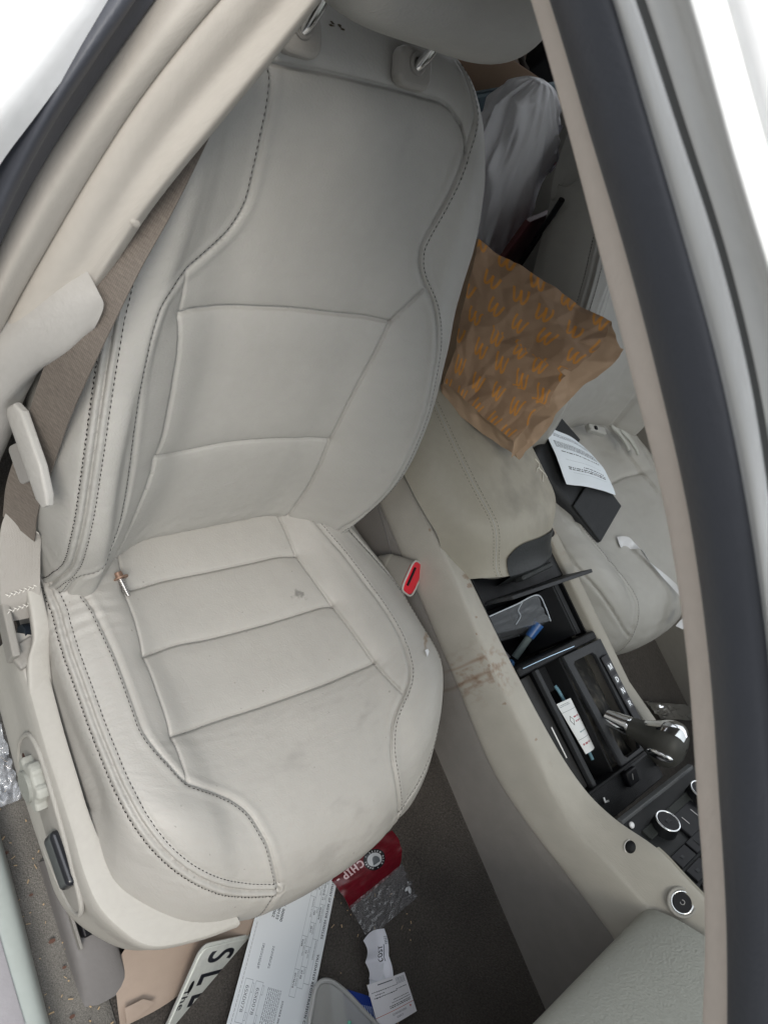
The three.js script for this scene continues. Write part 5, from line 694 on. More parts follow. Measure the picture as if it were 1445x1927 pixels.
  const gus = (v, k) => { const s = sheet((u, w) => { const p = fr(u * jag(v), v), q = bk(u * 1.02, v); const m = p.clone().lerp(q, w); m.addScaledVector(V(v ? -0.1 : 0.1, -0.2, v ? 0.9 : -0.9), (v ? 1 : 1) * 0.014 * Math.sin(Math.PI * w) * (k + noise(u * 6, w * 3, 2.2))); return m; }, 30, 8, 0.0003); part(t, 'side_gusset', merge([s.front, s.back]), kraft); }; gus(0, 0.6); gus(1, -0.5);
  const en = sheet((u, v) => fr(0, u).lerp(bk(0, u), v), 20, 6, 0.0003); part(t, 'closed_end', merge([en.front, en.back]), kraft);
  const fl = sheet((u, v) => { const p = fr(0.93 + 0.02 * u, 0.93 + 0.07 * v); p.add(V(-0.005 * u, 0.004 - 0.02 * u * v, 0.02 * u)); return p; }, 8, 8, 0.0003); part(t, 'torn_flap', merge([fl.front, fl.back]), kraft);
}
{ // thin white carrier bag stuffed between the seats
  const t = thing('carrier_bag', 'thin white plastic carrier bag stuffed between the two seat backs', 'plastic bag', [0.78, 0.4, -0.52]);
  const mat = new THREE.MeshPhysicalMaterial({ color: lin(0.90, 0.90, 0.93), roughness: 0.3, transmission: 0.12, thickness: 0, specularIntensity: 0.8 });
  const spine = [[0.88, 0.36, -0.46, 0.075], [0.875, 0.44, -0.49, 0.085], [0.84, 0.53, -0.52, 0.09], [0.79, 0.62, -0.54, 0.095], [0.75, 0.70, -0.55, 0.09], [0.72, 0.755, -0.555, 0.07], [0.705, 0.79, -0.555, 0.035], [0.70, 0.80, -0.555, 0.004]];
  const rows = []; for (let j = 0; j <= 110; j++) { const q = table(spine.map((p, i) => [i, ...p]), j / 110 * 7), r = []; for (let i = 0; i <= 110; i++) { const a = i / 110 * 2 * Math.PI, ca = Math.cos(a), sa = Math.sin(a); const cre = 1 + 0.20 * (0.5 - 2 * Math.abs(noise(ca * 1.4 + j * 0.02, sa * 1.4, j * 0.03))) + 0.16 * (0.4 - 1.7 * Math.abs(noise(ca * 3.4 + 3 + j * 0.012, sa * 3.4 - j * 0.01, j * 0.022))) + 0.05 * (0.4 - 1.7 * Math.abs(noise(ca * 8 + 1 + j * 0.03, sa * 8, j * 0.05))); r.push(V(q[0] + q[3] * cre * ca, q[1] + q[3] * 0.25 * cre * sa, q[2] + q[3] * 0.7 * cre * sa)); } rows.push(r); }
  part(t, 'bag_film', gridGeo(rows), mat);
  const m2 = rows.slice(50, 72).map(r => r.slice(2, 12).map(p => p.clone().add(V(0.004, 0.002, 0.003)))); const print = canvasTex(256, 128, (c, w, h) => { c.fillStyle = '#cfcdd6'; c.fillRect(0, 0, w, h); c.fillStyle = '#a8324a'; squiggle(c, 20, 20, 200, 16, 3); }); part(t, 'red_print', gridGeo(m2, true), new THREE.MeshPhysicalMaterial({ map: print, roughness: 0.4 }));
}
{ // dark items behind the seats
  solo('black_rod', new THREE.CylinderGeometry(0.006, 0.006, 0.235, 20).applyMatrix4(frame([0.779, 0.6025, -0.365], [0, 0, 1], [-0.09, 0.205, 0.07])), blackPlastic, 'plain black rod leaning out of the gap between the seats', 'rod');
  solo('red_folder', slab([[0, 0], [0.16, 0.02], [0.18, 0.20], [0.03, 0.22]], 0.012, 0.002, frame([0.76, 0.40, -0.36], [0.8, 0.1, -0.3], [0, 1, -0.2])), new THREE.MeshStandardMaterial({ color: lin(0.075, 0.02, 0.022), roughness: 0.6 }), 'dark red folder wedged under the white carrier bag', 'folder');
  const bf = thing('blue_folder', 'blue grey plastic folder standing behind the carrier bag', 'folder', [0.82, 0.5, -0.63]);
  part(bf, 'folder_cover', slab([[0, 0], [0.22, 0], [0.22, 0.20], [0, 0.20]], 0.006, 0.001, frame([0.74, 0.445, -0.64], [0.93, 0.42, 0], [-0.1, 1, -0.2])), new THREE.MeshPhysicalMaterial({ color: lin(0.16, 0.21, 0.24), roughness: 0.4 }));
  part(bf, 'folder_spine', slab([[0, 0], [0.22, 0], [0.22, 0.03], [0, 0.03]], 0.010, 0.002, frame([0.735, 0.633, -0.66], [0.93, 0.42, 0], [-0.1, 1, -0.2])), new THREE.MeshPhysicalMaterial({ color: lin(0.18, 0.25, 0.29), roughness: 0.4 }));
  const cbd = new THREE.MeshStandardMaterial({ color: lin(0.30, 0.20, 0.13), roughness: 0.9, map: trimTone }), pink = new THREE.MeshStandardMaterial({ color: lin(0.50, 0.42, 0.36), roughness: 0.9, map: trimTone });
  const cb = thing('cardboard_box', 'torn open cardboard box on the rear seat behind the headrest', 'cardboard box', [0.86, 0.4, -0.8]);
  part(cb, 'box_side', slab([[0, 0], [0.42, 0], [0.44, 0.25], [0.2, 0.29], [0, 0.26]], 0.004, 0.0005, frame([0.62, 0.42, -0.70], [1, 0.05, 0.05], [0, 1, -0.15])), cbd);
  part(cb, 'box_flap', slab([[0, 0], [0.26, -0.02], [0.30, 0.10], [0.16, 0.13], [0.02, 0.12]], 0.003, 0.0005, frame([0.74, 0.662, -0.74], [1, 0.02, 0.10], [0.05, 0.5, -1])), pink);
  part(cb, 'box_flap', slab([[0, 0], [0.15, 0.0], [0.19, 0.15], [0.03, 0.13]], 0.003, 0.0005, frame([0.90, 0.672, -0.735], [1, -0.04, 0.05], [0.1, 0.62, -1])), pink);
  part(cb, 'torn_edge', tube([[0.885, 0.712, -0.77], [0.90, 0.700, -0.755], [0.925, 0.690, -0.75], [0.95, 0.676, -0.742], [1.0, 0.666, -0.735], [1.06, 0.656, -0.73]], 0.007, 40, 7), new THREE.MeshStandardMaterial({ color: lin(0.05, 0.04, 0.035), roughness: 0.95 }));
  solo('black_case', rbox(0.16, 0.30, 0.14, 0.008, frame([0.985, 0.62, -0.80], [1, -0.4, 0.2], [0.4, 1, 0])), blackMatt, 'black case corner beside the torn cardboard box', 'case');
  solo('dark_bag', (() => { const g = new THREE.IcosahedronGeometry(1, 4), p = g.attributes.position; for (let i = 0; i < p.count; i++) { const x = p.getX(i), y = p.getY(i), z = p.getZ(i), k = 1 + 0.22 * fbm(x * 2 + 4, y * 2, z * 2, 3); p.setXYZ(i, x * 0.22 * k, y * 0.14 * k, z * 0.16 * k); } g.computeVertexNormals(); return g.translate(0.30, 0.62, -0.78); })(), new THREE.MeshStandardMaterial({ color: lin(0.03, 0.035, 0.045), roughness: 0.8 }), 'dark cloth bag on the rear seat behind the headrest', 'bag');
}
{ // on the driver's seat
  const pch = thing('black_pouch', 'flat black document pouch lying on the driver seat', 'pouch', [0.86, 0.34, 0.13]);
  const pm = new THREE.MeshStandardMaterial({ color: lin(0.016, 0.018, 0.021), roughness: 0.7, bumpMap: carpetBump, bumpScale: 0.0004 });
  part(pch, 'pouch_body', rbox(0.135, 0.040, 0.24, 0.012, frame([0.838, 0.372, 0.100], [0.9, 0, -0.42], [0, 1, 0])), pm);
  part(pch, 'pouch_flap', rbox(0.14, 0.006, 0.10, 0.003, frame([0.868, 0.395, 0.16], [0.9, 0.05, -0.42], [0, 1, 0.08])), pm);
  part(pch, 'pouch_strap', rbox(0.05, 0.004, 0.16, 0.0015, frame([0.905, 0.372, -0.065], [0.8, 0, -0.4], [0, 1, 0])), pm);
  const tx = canvasTex(512, 768, (c, w, h) => { c.fillStyle = '#dfe7ee'; c.fillRect(0, 0, w, h); c.fillStyle = '#6d7680'; squiggle(c, 60, 60, 380, 8, 4); c.fillStyle = '#454c55'; squiggle(c, 40, 180, 430, 9, 6); c.fillStyle = '#2a2f36'; squiggle(c, 70, 310, 390, 15, 1); c.fillStyle = '#8b949c'; c.fillRect(80, 420, 360, 3); c.fillStyle = '#2a2f36'; squiggle(c, 230, 480, 220, 14, 1); squiggle(c, 80, 515, 380, 15, 2); c.fillStyle = '#8b949c'; c.fillRect(110, 590, 340, 3); });
  paper('printed_notice', 'white printed notice lying over the black pouch', 'paper', (u, v) => { const a = V(0.800, 0.408, -0.040), b = V(0.945, 0.400, 0.028), d = V(0.775, 0.412, 0.100), e = V(0.935, 0.405, 0.150); const p = a.lerp(b, u).lerp(d.lerp(e, u), v); p.x += 0.018 * Math.sin(Math.PI * v) * u; p.y += 0.006 * Math.sin(Math.PI * u) - 0.012 * u * u * (1 - v) + 0.003 * noise(u * 3, v * 3); return p; }, 24, 30, tx);
  const rib = [[0.935, 0.356, 0.245], [0.955, 0.360, 0.250], [0.975, 0.357, 0.262], [0.985, 0.366, 0.275], [1.000, 0.362, 0.305], [1.018, 0.366, 0.345], [1.034, 0.372, 0.385], [1.042, 0.374, 0.415], [1.030, 0.376, 0.432], [1.030, 0.372, 0.452], [1.008, 0.350, 0.470]], rw = [0.024, 0.024, 0.02, 0.012, 0.010, 0.010, 0.012, 0.012, 0.014, 0.020, 0.018], C = cr(rib).getPoints(80);
  paper('paper_strip', 'twisted strip of white paper trailing across the driver seat cushion', 'paper strip', (u, v) => { const k = Math.round(v * 80), f = v * 10, i = Math.min(9, Math.floor(f)), w = rw[i] + (rw[i + 1] - rw[i]) * (f - i); const d = C[Math.min(80, k + 1)].clone().sub(C[Math.max(0, k - 1)]).normalize(), s = V(0, 1, 0).cross(d).normalize(); const tw = 0.9 * Math.sin(v * 13); return C[k].clone().addScaledVector(s, (u - 0.5) * w * Math.cos(tw)).add(V(0, (u - 0.5) * w * Math.sin(tw) + 0.004, 0)); }, 4, 80, plainPaper);
  const bk = thing('driver_belt_buckle', 'white belt buckle and strap loops at the rear of the driver cushion', 'belt buckle', [1.08, 0.33, -0.01]);
  part(bk, 'buckle_body', rbox(0.06, 0.016, 0.020, 0.004, frame([1.045, 0.372, -0.022], [1, 0.0, 0.35], [0, 1, 0])), plastic(0.385, 0.385, 0.362, 0.45)); part(bk, 'buckle_stud', rbox(0.009, 0.004, 0.009, 0.001, frame([1.035, 0.3815, -0.024], [1, 0, 0.35], [0, 1, 0])), blackPlastic);
  for (const k of [0, 1]) part(bk, 'strap_loop', tube([[1.095 + 0.03 * k, 0.385, -0.02 + 0.015 * k], [1.11 + 0.03 * k, 0.386, 0.005 + 0.015 * k], [1.125 + 0.03 * k, 0.382, 0.035 + 0.015 * k], [1.135 + 0.03 * k, 0.375, 0.045 + 0.015 * k], [1.14 + 0.03 * k, 0.375, 0.030 + 0.015 * k], [1.12 + 0.03 * k, 0.382, -0.005 + 0.015 * k]], 0.004, 50, 8, true), plastic(0.424, 0.431, 0.400, 0.45));
  const pd = thing('foil_scrap', 'shiny crumpled foil scrap on the dark driver floor', 'foil scrap', [1.2, 0.08, 0.66]); const s = sheet((u, v) => V(1.12 + 0.17 * u, 0.10 + 0.018 * Math.abs(noise(u * 5, v * 5, 1.7)) + 0.02 * v, 0.62 + 0.05 * v + 0.07 * u), 24, 10, 0.0004); part(pd, 'foil', merge([s.front, s.back]), chrome);
}
{ // things in the console
  const tb = thing('clear_tray', 'cracked clear plastic blister tray standing in the console bin', 'plastic tray', [0.48, 0.30, 0.31]);
  const cl = new THREE.MeshPhysicalMaterial({ color: lin(0.88, 0.91, 0.95), roughness: 0.1, transmission: 0.92, thickness: 0, ior: 1.45 });
  const pl = (a, b, c, d, k) => { const s = sheet(quad(a, b, c, d, (u, v) => 0.0035 * noise(u * 5 + k, v * 5) + 0.002 * noise(u * 11, v * 9, k)), 22, 22, 0.0006); return merge([s.front, s.back]); };
  part(tb, 'tray_face', pl([0.398, 0.405, 0.292], [0.505, 0.432, 0.290], [0.565, 0.385, 0.340], [0.400, 0.360, 0.318], 1), cl);
  part(tb, 'tray_side', pl([0.400, 0.360, 0.318], [0.565, 0.385, 0.340], [0.550, 0.330, 0.345], [0.400, 0.310, 0.330], 4), cl);
  part(tb, 'tray_rim', [tube([[0.398, 0.405, 0.292], [0.455, 0.421, 0.291], [0.505, 0.433, 0.290], [0.54, 0.410, 0.315], [0.566, 0.386, 0.341]], 0.0013, 40, 6), tube([[0.470, 0.425, 0.291], [0.468, 0.410, 0.301], [0.478, 0.400, 0.312], [0.475, 0.385, 0.322]], 0.0008, 24, 5)], new THREE.MeshPhysicalMaterial({ color: lin(0.75, 0.8, 0.86), roughness: 0.2, transmission: 0.4, thickness: 0 }));
  const pen = thing('highlighter_pen', 'grey pen with a blue cap standing in the console bin', 'pen', [0.51, 0.33, 0.36]);
  const a = V(0.488, 0.322, 0.382), b = V(0.535, 0.372, 0.342), d = b.clone().sub(a), mx = (f, r0, r1, l) => new THREE.CylinderGeometry(r1, r0, l, 20).applyMatrix4(frame(a.clone().addScaledVector(d, f).toArray(), d.clone().cross(V(0, 1, 0)).toArray(), d.toArray()));
  part(pen, 'pen_barrel', mx(0.45, 0.0068, 0.0068, 0.046), plastic(0.154, 0.193, 0.193, 0.4)); part(pen, 'pen_cap', mx(0.94, 0.0085, 0.0105, 0.030), new THREE.MeshPhysicalMaterial({ color: lin(0.03, 0.10, 0.28), roughness: 0.3 })); part(pen, 'pen_tip', new THREE.SphereGeometry(0.0075, 16, 10).translate(a.x, a.y, a.z), new THREE.MeshPhysicalMaterial({ color: lin(0.06, 0.20, 0.48), roughness: 0.3 }));
  paper('bin_card', 'small grey card at the bottom of the console bin', 'card', quad([0.455, 0.300, 0.340], [0.500, 0.300, 0.335], [0.520, 0.300, 0.372], [0.475, 0.300, 0.384]), 4, 4, new THREE.MeshStandardMaterial({ color: lin(0.28, 0.26, 0.28), roughness: 0.7 }));
  const st = thing('blue_stick', 'thin pale blue plastic stick lying in the console slot', 'stick', [0.498, 0.38, 0.51]); part(st, 'stick_body', tube([[0.492, 0.392, 0.446], [0.494, 0.393, 0.455], [0.499, 0.392, 0.52], [0.503, 0.390, 0.585]], 0.0032, 24, 10), plastic(0.169, 0.323, 0.400, 0.4));
  const ptx = canvasTex(160, 384, (c, w, h) => { c.fillStyle = '#e6e8e8'; c.fillRect(0, 0, w, h); c.fillStyle = '#9aa2a4'; squiggle(c, 14, 18, 110, 6, 2); c.fillRect(0, 70, w, 3); c.fillStyle = '#a04a55'; squiggle(c, 66, 120, 74, 12, 1); squiggle(c, 66, 152, 74, 12, 1); c.strokeStyle = '#555'; c.lineWidth = 4; c.beginPath(); c.moveTo(40, 110); c.lineTo(56, 140); c.lineTo(38, 176); c.lineTo(26, 140); c.closePath(); c.stroke(); c.fillStyle = '#7c9299'; squiggle(c, 50, 232, 100, 9, 1); c.fillStyle = '#808888'; c.fillRect(0, 280, w, 3); c.fillStyle = '#a86a6e'; squiggle(c, 20, 315, 100, 13, 1); });
  paper('white_packet', 'small white packet with red print tucked in the console slot', 'packet', quad([0.458, 0.407, 0.472], [0.494, 0.411, 0.474], [0.507, 0.402, 0.566], [0.469, 0.410, 0.566], (u, v) => 0.006 * Math.sin(Math.PI * u) * sstep(0, 0.3, v)), 10, 16, ptx, 0.0012);
}
{ // screw and scrap on the cushion
  const t = thing('hex_screw', 'small rusty hex head screw lying on the seat cushion', 'screw', [-0.16, 0.33, 0.065]);
  const p0 = V(-0.166, 0.3435, 0.052), ax = V(0.12, -0.04, 1).normalize(), m = (f, g) => g.scale(1.3, 1.3, 1.3).applyMatrix4(frame(p0.clone().addScaledVector(ax, 1.3 * f).toArray(), [0, 1, 0], ax.toArray()));
  const rust = new THREE.MeshStandardMaterial({ color: lin(0.30, 0.20, 0.15), metalness: 0.7, roughness: 0.5 });
  part(t, 'screw_head', m(0.0035, new THREE.CylinderGeometry(0.0048, 0.0048, 0.006, 6)), rust); part(t, 'screw_washer', m(0.0072, new THREE.CylinderGeometry(0.0085, 0.0085, 0.0016, 24)), rust);
  part(t, 'screw_shank', [m(0.017, new THREE.CylinderGeometry(0.0018, 0.0030, 0.020, 14)), ...Array.from({ length: 7 }, (_, k) => m(0.0095 + 0.0024 * k, new THREE.TorusGeometry(0.0036 - 0.00025 * k, 0.0006, 6, 18).rotateX(Math.PI / 2 + 0.12)))], steel);
  const q = cushionPoint(0.232, 0.36); solo('paper_scrap', slab([[0, 0], [0.009, 0.004], [0.011, 0.008], [0.004, 0.010]], 0.0012, 0.0002, frame([q.x, q.y + 0.002, q.z], [1, 0, -0.3], [0.3, 0, -1])), plainPaper, 'tiny white paper scrap on the outer bolster of the cushion', 'paper scrap');
}
{ // on the footwell carpet
  const env = new THREE.MeshStandardMaterial({ color: lin(0.36, 0.285, 0.23), roughness: 0.85, map: trimTone });
  const en = thing('brown_envelope', 'plain tan envelope half under the seat front corner', 'envelope', [-0.15, 0.07, 0.56]);
  const s = sheet((u, v) => { const a = V(-0.243, 0.072, 0.520), b = V(-0.035, 0.100, 0.500), d = V(-0.256, 0.070, 0.606), e = V(-0.020, 0.066, 0.600); const p = a.lerp(b, u).lerp(d.lerp(e, u), v); p.y += 0.010 * Math.sin(Math.PI * u) * (1 - v) + 0.004 * noise(u * 3, v * 3, 4); if (u < 0.10) p.z += 0.012 * (0.10 - u) * 10 * (1 - v) ; p.z += 0.008 * Math.sin(u * 5) * v; return p; }, 30, 20, 0.0008); part(en, 'envelope_face', merge([s.front, s.back]), env);
  part(en, 'envelope_fold', slab([[0, 0], [0.045, 0.004], [0.03, 0.018], [0.004, 0.022]], 0.001, 0.0002, frame([-0.250, 0.080, 0.606], [1, 0, -0.05], [0, 0.1, -1])), env);
  // number plate, corner lifted on the envelope
  const pm = frame([-0.137, 0.126, 0.556], [-0.522, -0.45, 0.644], [0.806, -0.512, 0.295]);
  const pt = canvasTex(1024, 512, (c, w, h) => { c.fillStyle = '#d9dcd6'; c.fillRect(0, 0, w, h); for (let k = 0; k < 900; k++) { c.fillStyle = `rgba(120,125,115,${0.05 * rnd()})`; c.beginPath(); c.arc(rnd() * w, rnd() * h, 2 + 22 * rnd(), 0, 7); c.fill(); } c.fillStyle = '#22242c'; c.textBaseline = 'alphabetic'; c.font = 'bold 300px sans-serif'; ['S', 'L', 'L'].forEach((ch, k) => { c.save(); c.translate(46 + k * 104, 398); c.scale(0.46, 1); c.fillText(ch, 0, 0); c.restore(); }); c.font = 'bold 60px sans-serif'; c.fillText('The', 222, 480); });
  const pl = thing('license_plate', 'white licence plate with black characters, half covered by the registration card', 'license plate', [-0.12, 0.08, 0.6]);
  const bend = (u, v) => V(u * 0.305, v * 0.152, -0.010 * Math.pow(1 - v, 2) - 0.012 * Math.sin(u * 3)).applyMatrix4(pm);
  const rr = roundRect(0.305, 0.152, 0.016, 8).map(p => [p[0] + 0.1525, p[1] + 0.076]);
  const fs = new THREE.ShapeGeometry(new THREE.Shape(rr.map(p => new THREE.Vector2(...p))), 8); { const p = fs.attributes.position, uv = fs.attributes.uv; for (let i = 0; i < p.count; i++) { uv.setXY(i, p.getX(i) / 0.305, p.getY(i) / 0.152); } }
  const plateGeo = (dz) => { const g = fs.clone(); g.translate(0, 0, dz); return g.applyMatrix4(pm); };
  part(pl, 'plate_face', plateGeo(0.0019), new THREE.MeshPhysicalMaterial({ map: pt, color: lin(0.8, 0.8, 0.8), roughness: 0.35, metalness: 0, side: THREE.DoubleSide }));
  part(pl, 'plate_back', slab(rr, 0.0014, 0.0004, pm), new THREE.MeshStandardMaterial({ color: lin(0.6, 0.6, 0.6), metalness: 0.8, roughness: 0.4 }));
  part(pl, 'plate_rim', tube(roundRect(0.291, 0.138, 0.013, 6).map(p => V(p[0] + 0.1525, p[1] + 0.076, 0.0018).applyMatrix4(pm)), 0.0016, 160, 8, true), new THREE.MeshPhysicalMaterial({ color: lin(0.62, 0.64, 0.60), roughness: 0.35 }));
  part(pl, 'bolt_hole', new THREE.SphereGeometry(1, 16, 10).scale(0.009, 0.0045, 0.001).translate(0.064, 0.020, 0.0024).applyMatrix4(pm), gloss);
  // registration card: long printed sheet running out under the seat
  const ct = canvasTex(2048, 1024, (c, w, h) => { // x along the card (read downwards in the photograph), y across
    c.fillStyle = '#e3e7ea'; c.fillRect(0, 0, w, h); c.fillStyle = '#3a3f46'; c.textBaseline = 'middle';
    const tx = (s, x, y, z, sp = 1, b = 'bold ') => { c.save(); c.font = b + z + 'px sans-serif'; c.translate(x, y); c.scale(sp, 1); c.fillText(s, 0, 0); c.restore(); };
    tx('STATE OF CALIFORNIA - DEPARTMENT OF MOTOR VEHICLES', 60, 60, 48, 0.74); tx('VALIDATED REGISTRATION CARD', 1180, 60, 48, 0.74);
    c.strokeStyle = '#8d949b'; c.lineWidth = 3; const cell = (x, y, w2, a, b) => { c.strokeRect(x, y, w2, 82); tx(a, x + 8, y + 24, 26, 0.7, ''); if (b) tx(b, x + 26, y + 58, 32, 0.8); };
    cell(150, 110, 220, 'MAKE', 'FORD'); cell(370, 110, 330, 'REGISTRATION VALID FROM', '07/09/2018 TO 07/09/2019'); cell(700, 110, 90, 'TYPE', '11'); cell(790, 110, 290, 'LICENSE NUMBER', '6SXD078'); cell(1080, 110, 330, 'STICKER NUMBER'); cell(1410, 110, 0.1, '');
    cell(150, 192, 330, 'VEHICLE ID NUMBER', '1FAHP2E80'); cell(480, 192, 150, 'MAKE', 'FORD'); cell(630, 192, 200, 'VLF CLASS', 'JF'); cell(830, 192, 130, 'TYPE', '120'); cell(960, 192, 190, 'YR MODEL', '2011'); cell(1150, 192, 150, 'TYPE VEH', '12'); cell(1300, 192, 150, 'DATE', '07 08');
    cell(150, 274, 330, 'DATE FIRST SOLD', '2011'); cell(480, 274, 90, 'MP', 'G'); cell(570, 274, 90, 'AX'); cell(660, 274, 90, 'WC'); cell(750, 274, 330, 'UNLADEN / G / CGW'); cell(1080, 274, 250, 'TOTAL FEES PAID', '$248'); cell(1330, 274, 190, 'DATE ISSUED', '07/18/18');
    tx('EMILIA', 160, 420, 40, 0.9); tx('WATER', 160, 470, 40, 0.9); tx('W  00000', 870, 690, 48, 0.8); tx('H  00133', 870, 745, 48, 0.8); tx('L  00062', 870, 800, 48, 0.8);
    c.strokeStyle = '#6d7b88'; c.lineWidth = 5; c.beginPath(); c.arc(700, 745, 90, 0, 7); c.stroke(); c.lineWidth = 2; c.beginPath(); c.arc(700, 745, 74, 0, 7); c.stroke(); c.fillStyle = '#7b8792'; c.beginPath(); c.moveTo(650, 790); c.quadraticCurveTo(690, 700, 720, 740); c.quadraticCurveTo(760, 745, 755, 790); c.closePath(); c.fill(); c.fillStyle = '#9fabb5'; c.beginPath(); c.moveTo(640, 730); c.lineTo(680, 690); c.lineTo(720, 720); c.closePath(); c.fill();
    c.fillStyle = '#4a5058'; tx('STICKER INSTRUCTIONS', 1560, 420, 30, 0.9); c.fillStyle = '#6a7078'; for (let k = 0; k < 8; k++) squiggle(c, 1500, 470 + k * 24, 300 - (k % 3) * 40, 9, 1);
    squiggle(c, 1220, 690, 160, 9, 2); squiggle(c, 1220, 820, 180, 9, 2); c.strokeStyle = '#8d949b'; c.lineWidth = 3; for (const y of [720, 850]) { c.strokeRect(1480, y, 280, 90); c.strokeRect(1500, y - 22, 60, 22); c.strokeRect(1690, y - 22, 50, 22); c.fillStyle = '#3a3f46'; tx('6SXD078', 1520, y + 52, 50, 0.9, ''); }
    c.fillStyle = '#555'; for (let k = 0; k < 26; k++) c.fillRect(1080 + k * 30, 975, 24, 4);
  });
  // long axis runs from under the seat forward and outwards; surface faces up
  const cd = paper('registration_card', 'long white printed registration card reaching out from under the seat', 'document', (u, v) => { const L0 = V(0.192, 0.074, 0.528), L1 = V(-0.060, 0.076, 0.806); const d = L1.clone().sub(L0), p = L0.clone().addScaledVector(d, u); const s = V(-0.100, 0, -0.088); p.addScaledVector(s, v); p.add(V(-0.010, 0, 0.008).multiplyScalar(Math.sin(Math.PI * u) * -1.2)); p.y += 0.006 * Math.sin(Math.PI * v) + 0.006 * sstep(0.3, 1, u); return p; }, 40, 20, ct, 0.0003);
  // red snack wrapper with a clear window
  const rt = canvasTex(512, 256, (c, w, h) => { c.fillStyle = '#6f1020'; c.fillRect(0, 0, w, h); for (let k = 0; k < 400; k++) { c.fillStyle = `rgba(${rnd() < 0.5 ? '40,0,8' : '190,60,80'},0.06)`; c.fillRect(rnd() * w, rnd() * h, 10 + 60 * rnd(), 2 + 8 * rnd()); } c.fillStyle = '#f3d7dc'; c.font = 'bold 66px sans-serif'; c.save(); c.translate(215, 40); c.rotate(Math.PI); c.fillText('CHIP -', 0, 0); c.restore(); c.fillStyle = '#11141c'; c.beginPath(); c.arc(275, 92, 68, 0, 7); c.fill(); c.fillStyle = '#c9cdd2'; c.beginPath(); c.arc(275, 92, 45, 0, 7); c.fill(); c.fillStyle = '#5b6168'; c.beginPath(); c.moveTo(250, 120); c.quadraticCurveTo(262, 60, 290, 74); c.quadraticCurveTo(312, 92, 296, 122); c.closePath(); c.fill(); c.fillStyle = '#e8e8ea'; c.font = 'bold 15px sans-serif'; 'SEVEN DEER * HERBS * '.split('').forEach((ch, k) => { c.save(); c.translate(275, 92); c.rotate(k / 21 * 2 * Math.PI); c.fillText(ch, -5, -50); c.restore(); }); });
  paper('snack_wrapper', 'shiny dark red snack wrapper with round emblem under the seat edge', 'wrapper', (u, v) => { const a = V(0.120, 0.072, 0.578), b = V(0.290, 0.076, 0.570), d = V(0.142, 0.068, 0.646), e = V(0.302, 0.068, 0.632); const p = a.lerp(b, u).lerp(d.lerp(e, u), v); p.y += 0.008 * Math.sin(Math.PI * v) * (1 + 0.4 * noise(u * 4, v * 3, 1.9)) + 0.0015 * noise(u * 7, v * 5, 5.5); return p; }, 40, 24, new THREE.MeshPhysicalMaterial({ map: rt, color: lin(0.8, 0.8, 0.8), roughness: 0.25, clearcoat: 0.6, clearcoatRoughness: 0.15 }));
  const film = thing('clear_sleeve', 'crinkled clear plastic sleeve lying beside the red wrapper', 'plastic film', [0.2, 0.063, 0.66]);
  { const s2 = sheet((u, v) => { const p = V(0.140 + 0.165 * u + 0.01 * v, 0.068, 0.640 + 0.062 * v - 0.012 * u); p.y += 0.006 * Math.abs(noise(u * 7, v * 7, 2.4)) + 0.004 * noise(u * 16, v * 12, 7.1) + 0.004; return p; }, 40, 24, 0.0003); part(film, 'film', merge([s2.front, s2.back]), new THREE.MeshPhysicalMaterial({ color: lin(0.9, 0.9, 0.92), roughness: 0.12, transmission: 0.95, thickness: 0, ior: 1.4 })); }
  // torn receipt
  const rc = canvasTex(256, 384, (c, w, h) => { c.fillStyle = '#dcdde6'; c.fillRect(0, 0, w, h); c.save(); c.translate(196, 250); c.rotate(-Math.PI / 2); c.fillStyle = '#15161c'; c.font = 'bold 62px sans-serif'; c.scale(0.82, 1); c.fillText('COST', 0, 0); c.restore(); c.fillStyle = '#70757f'; c.fillRect(205, 120, 8, 130); squiggle(c, 222, 60, 30, 8, 5); });
  paper('torn_receipt', 'torn folded white receipt on the carpet above the membership slip', 'receipt', (u, v) => { const a = V(0.136, 0.082, 0.696), b = V(0.182, 0.074, 0.700), d = V(0.116, 0.082, 0.748), e = V(0.160, 0.078, 0.768); const p = a.lerp(b, u).lerp(d.lerp(e, u), v); p.y += 0.010 * Math.abs(Math.sin(v * 5.5)) * (1 - 0.5 * u) + 0.008 * sstep(0.6, 1, u); p.z += 0.010 * Math.sin(Math.PI * u) * (v - 0.5); return p; }, 16, 24, rc);
  paper('receipt_tail', 'plain white paper tail folded below the torn receipt', 'receipt', (u, v) => { const a = V(0.132, 0.078, 0.738), b = V(0.166, 0.080, 0.746), d = V(0.108, 0.078, 0.772), e = V(0.148, 0.080, 0.790); const p = a.lerp(b, u).lerp(d.lerp(e, u), v); p.y += 0.006 * Math.sin(Math.PI * u) + 0.004 * v; return p; }, 8, 8, new THREE.MeshStandardMaterial({ color: lin(0.60, 0.62, 0.67), roughness: 0.8 }));
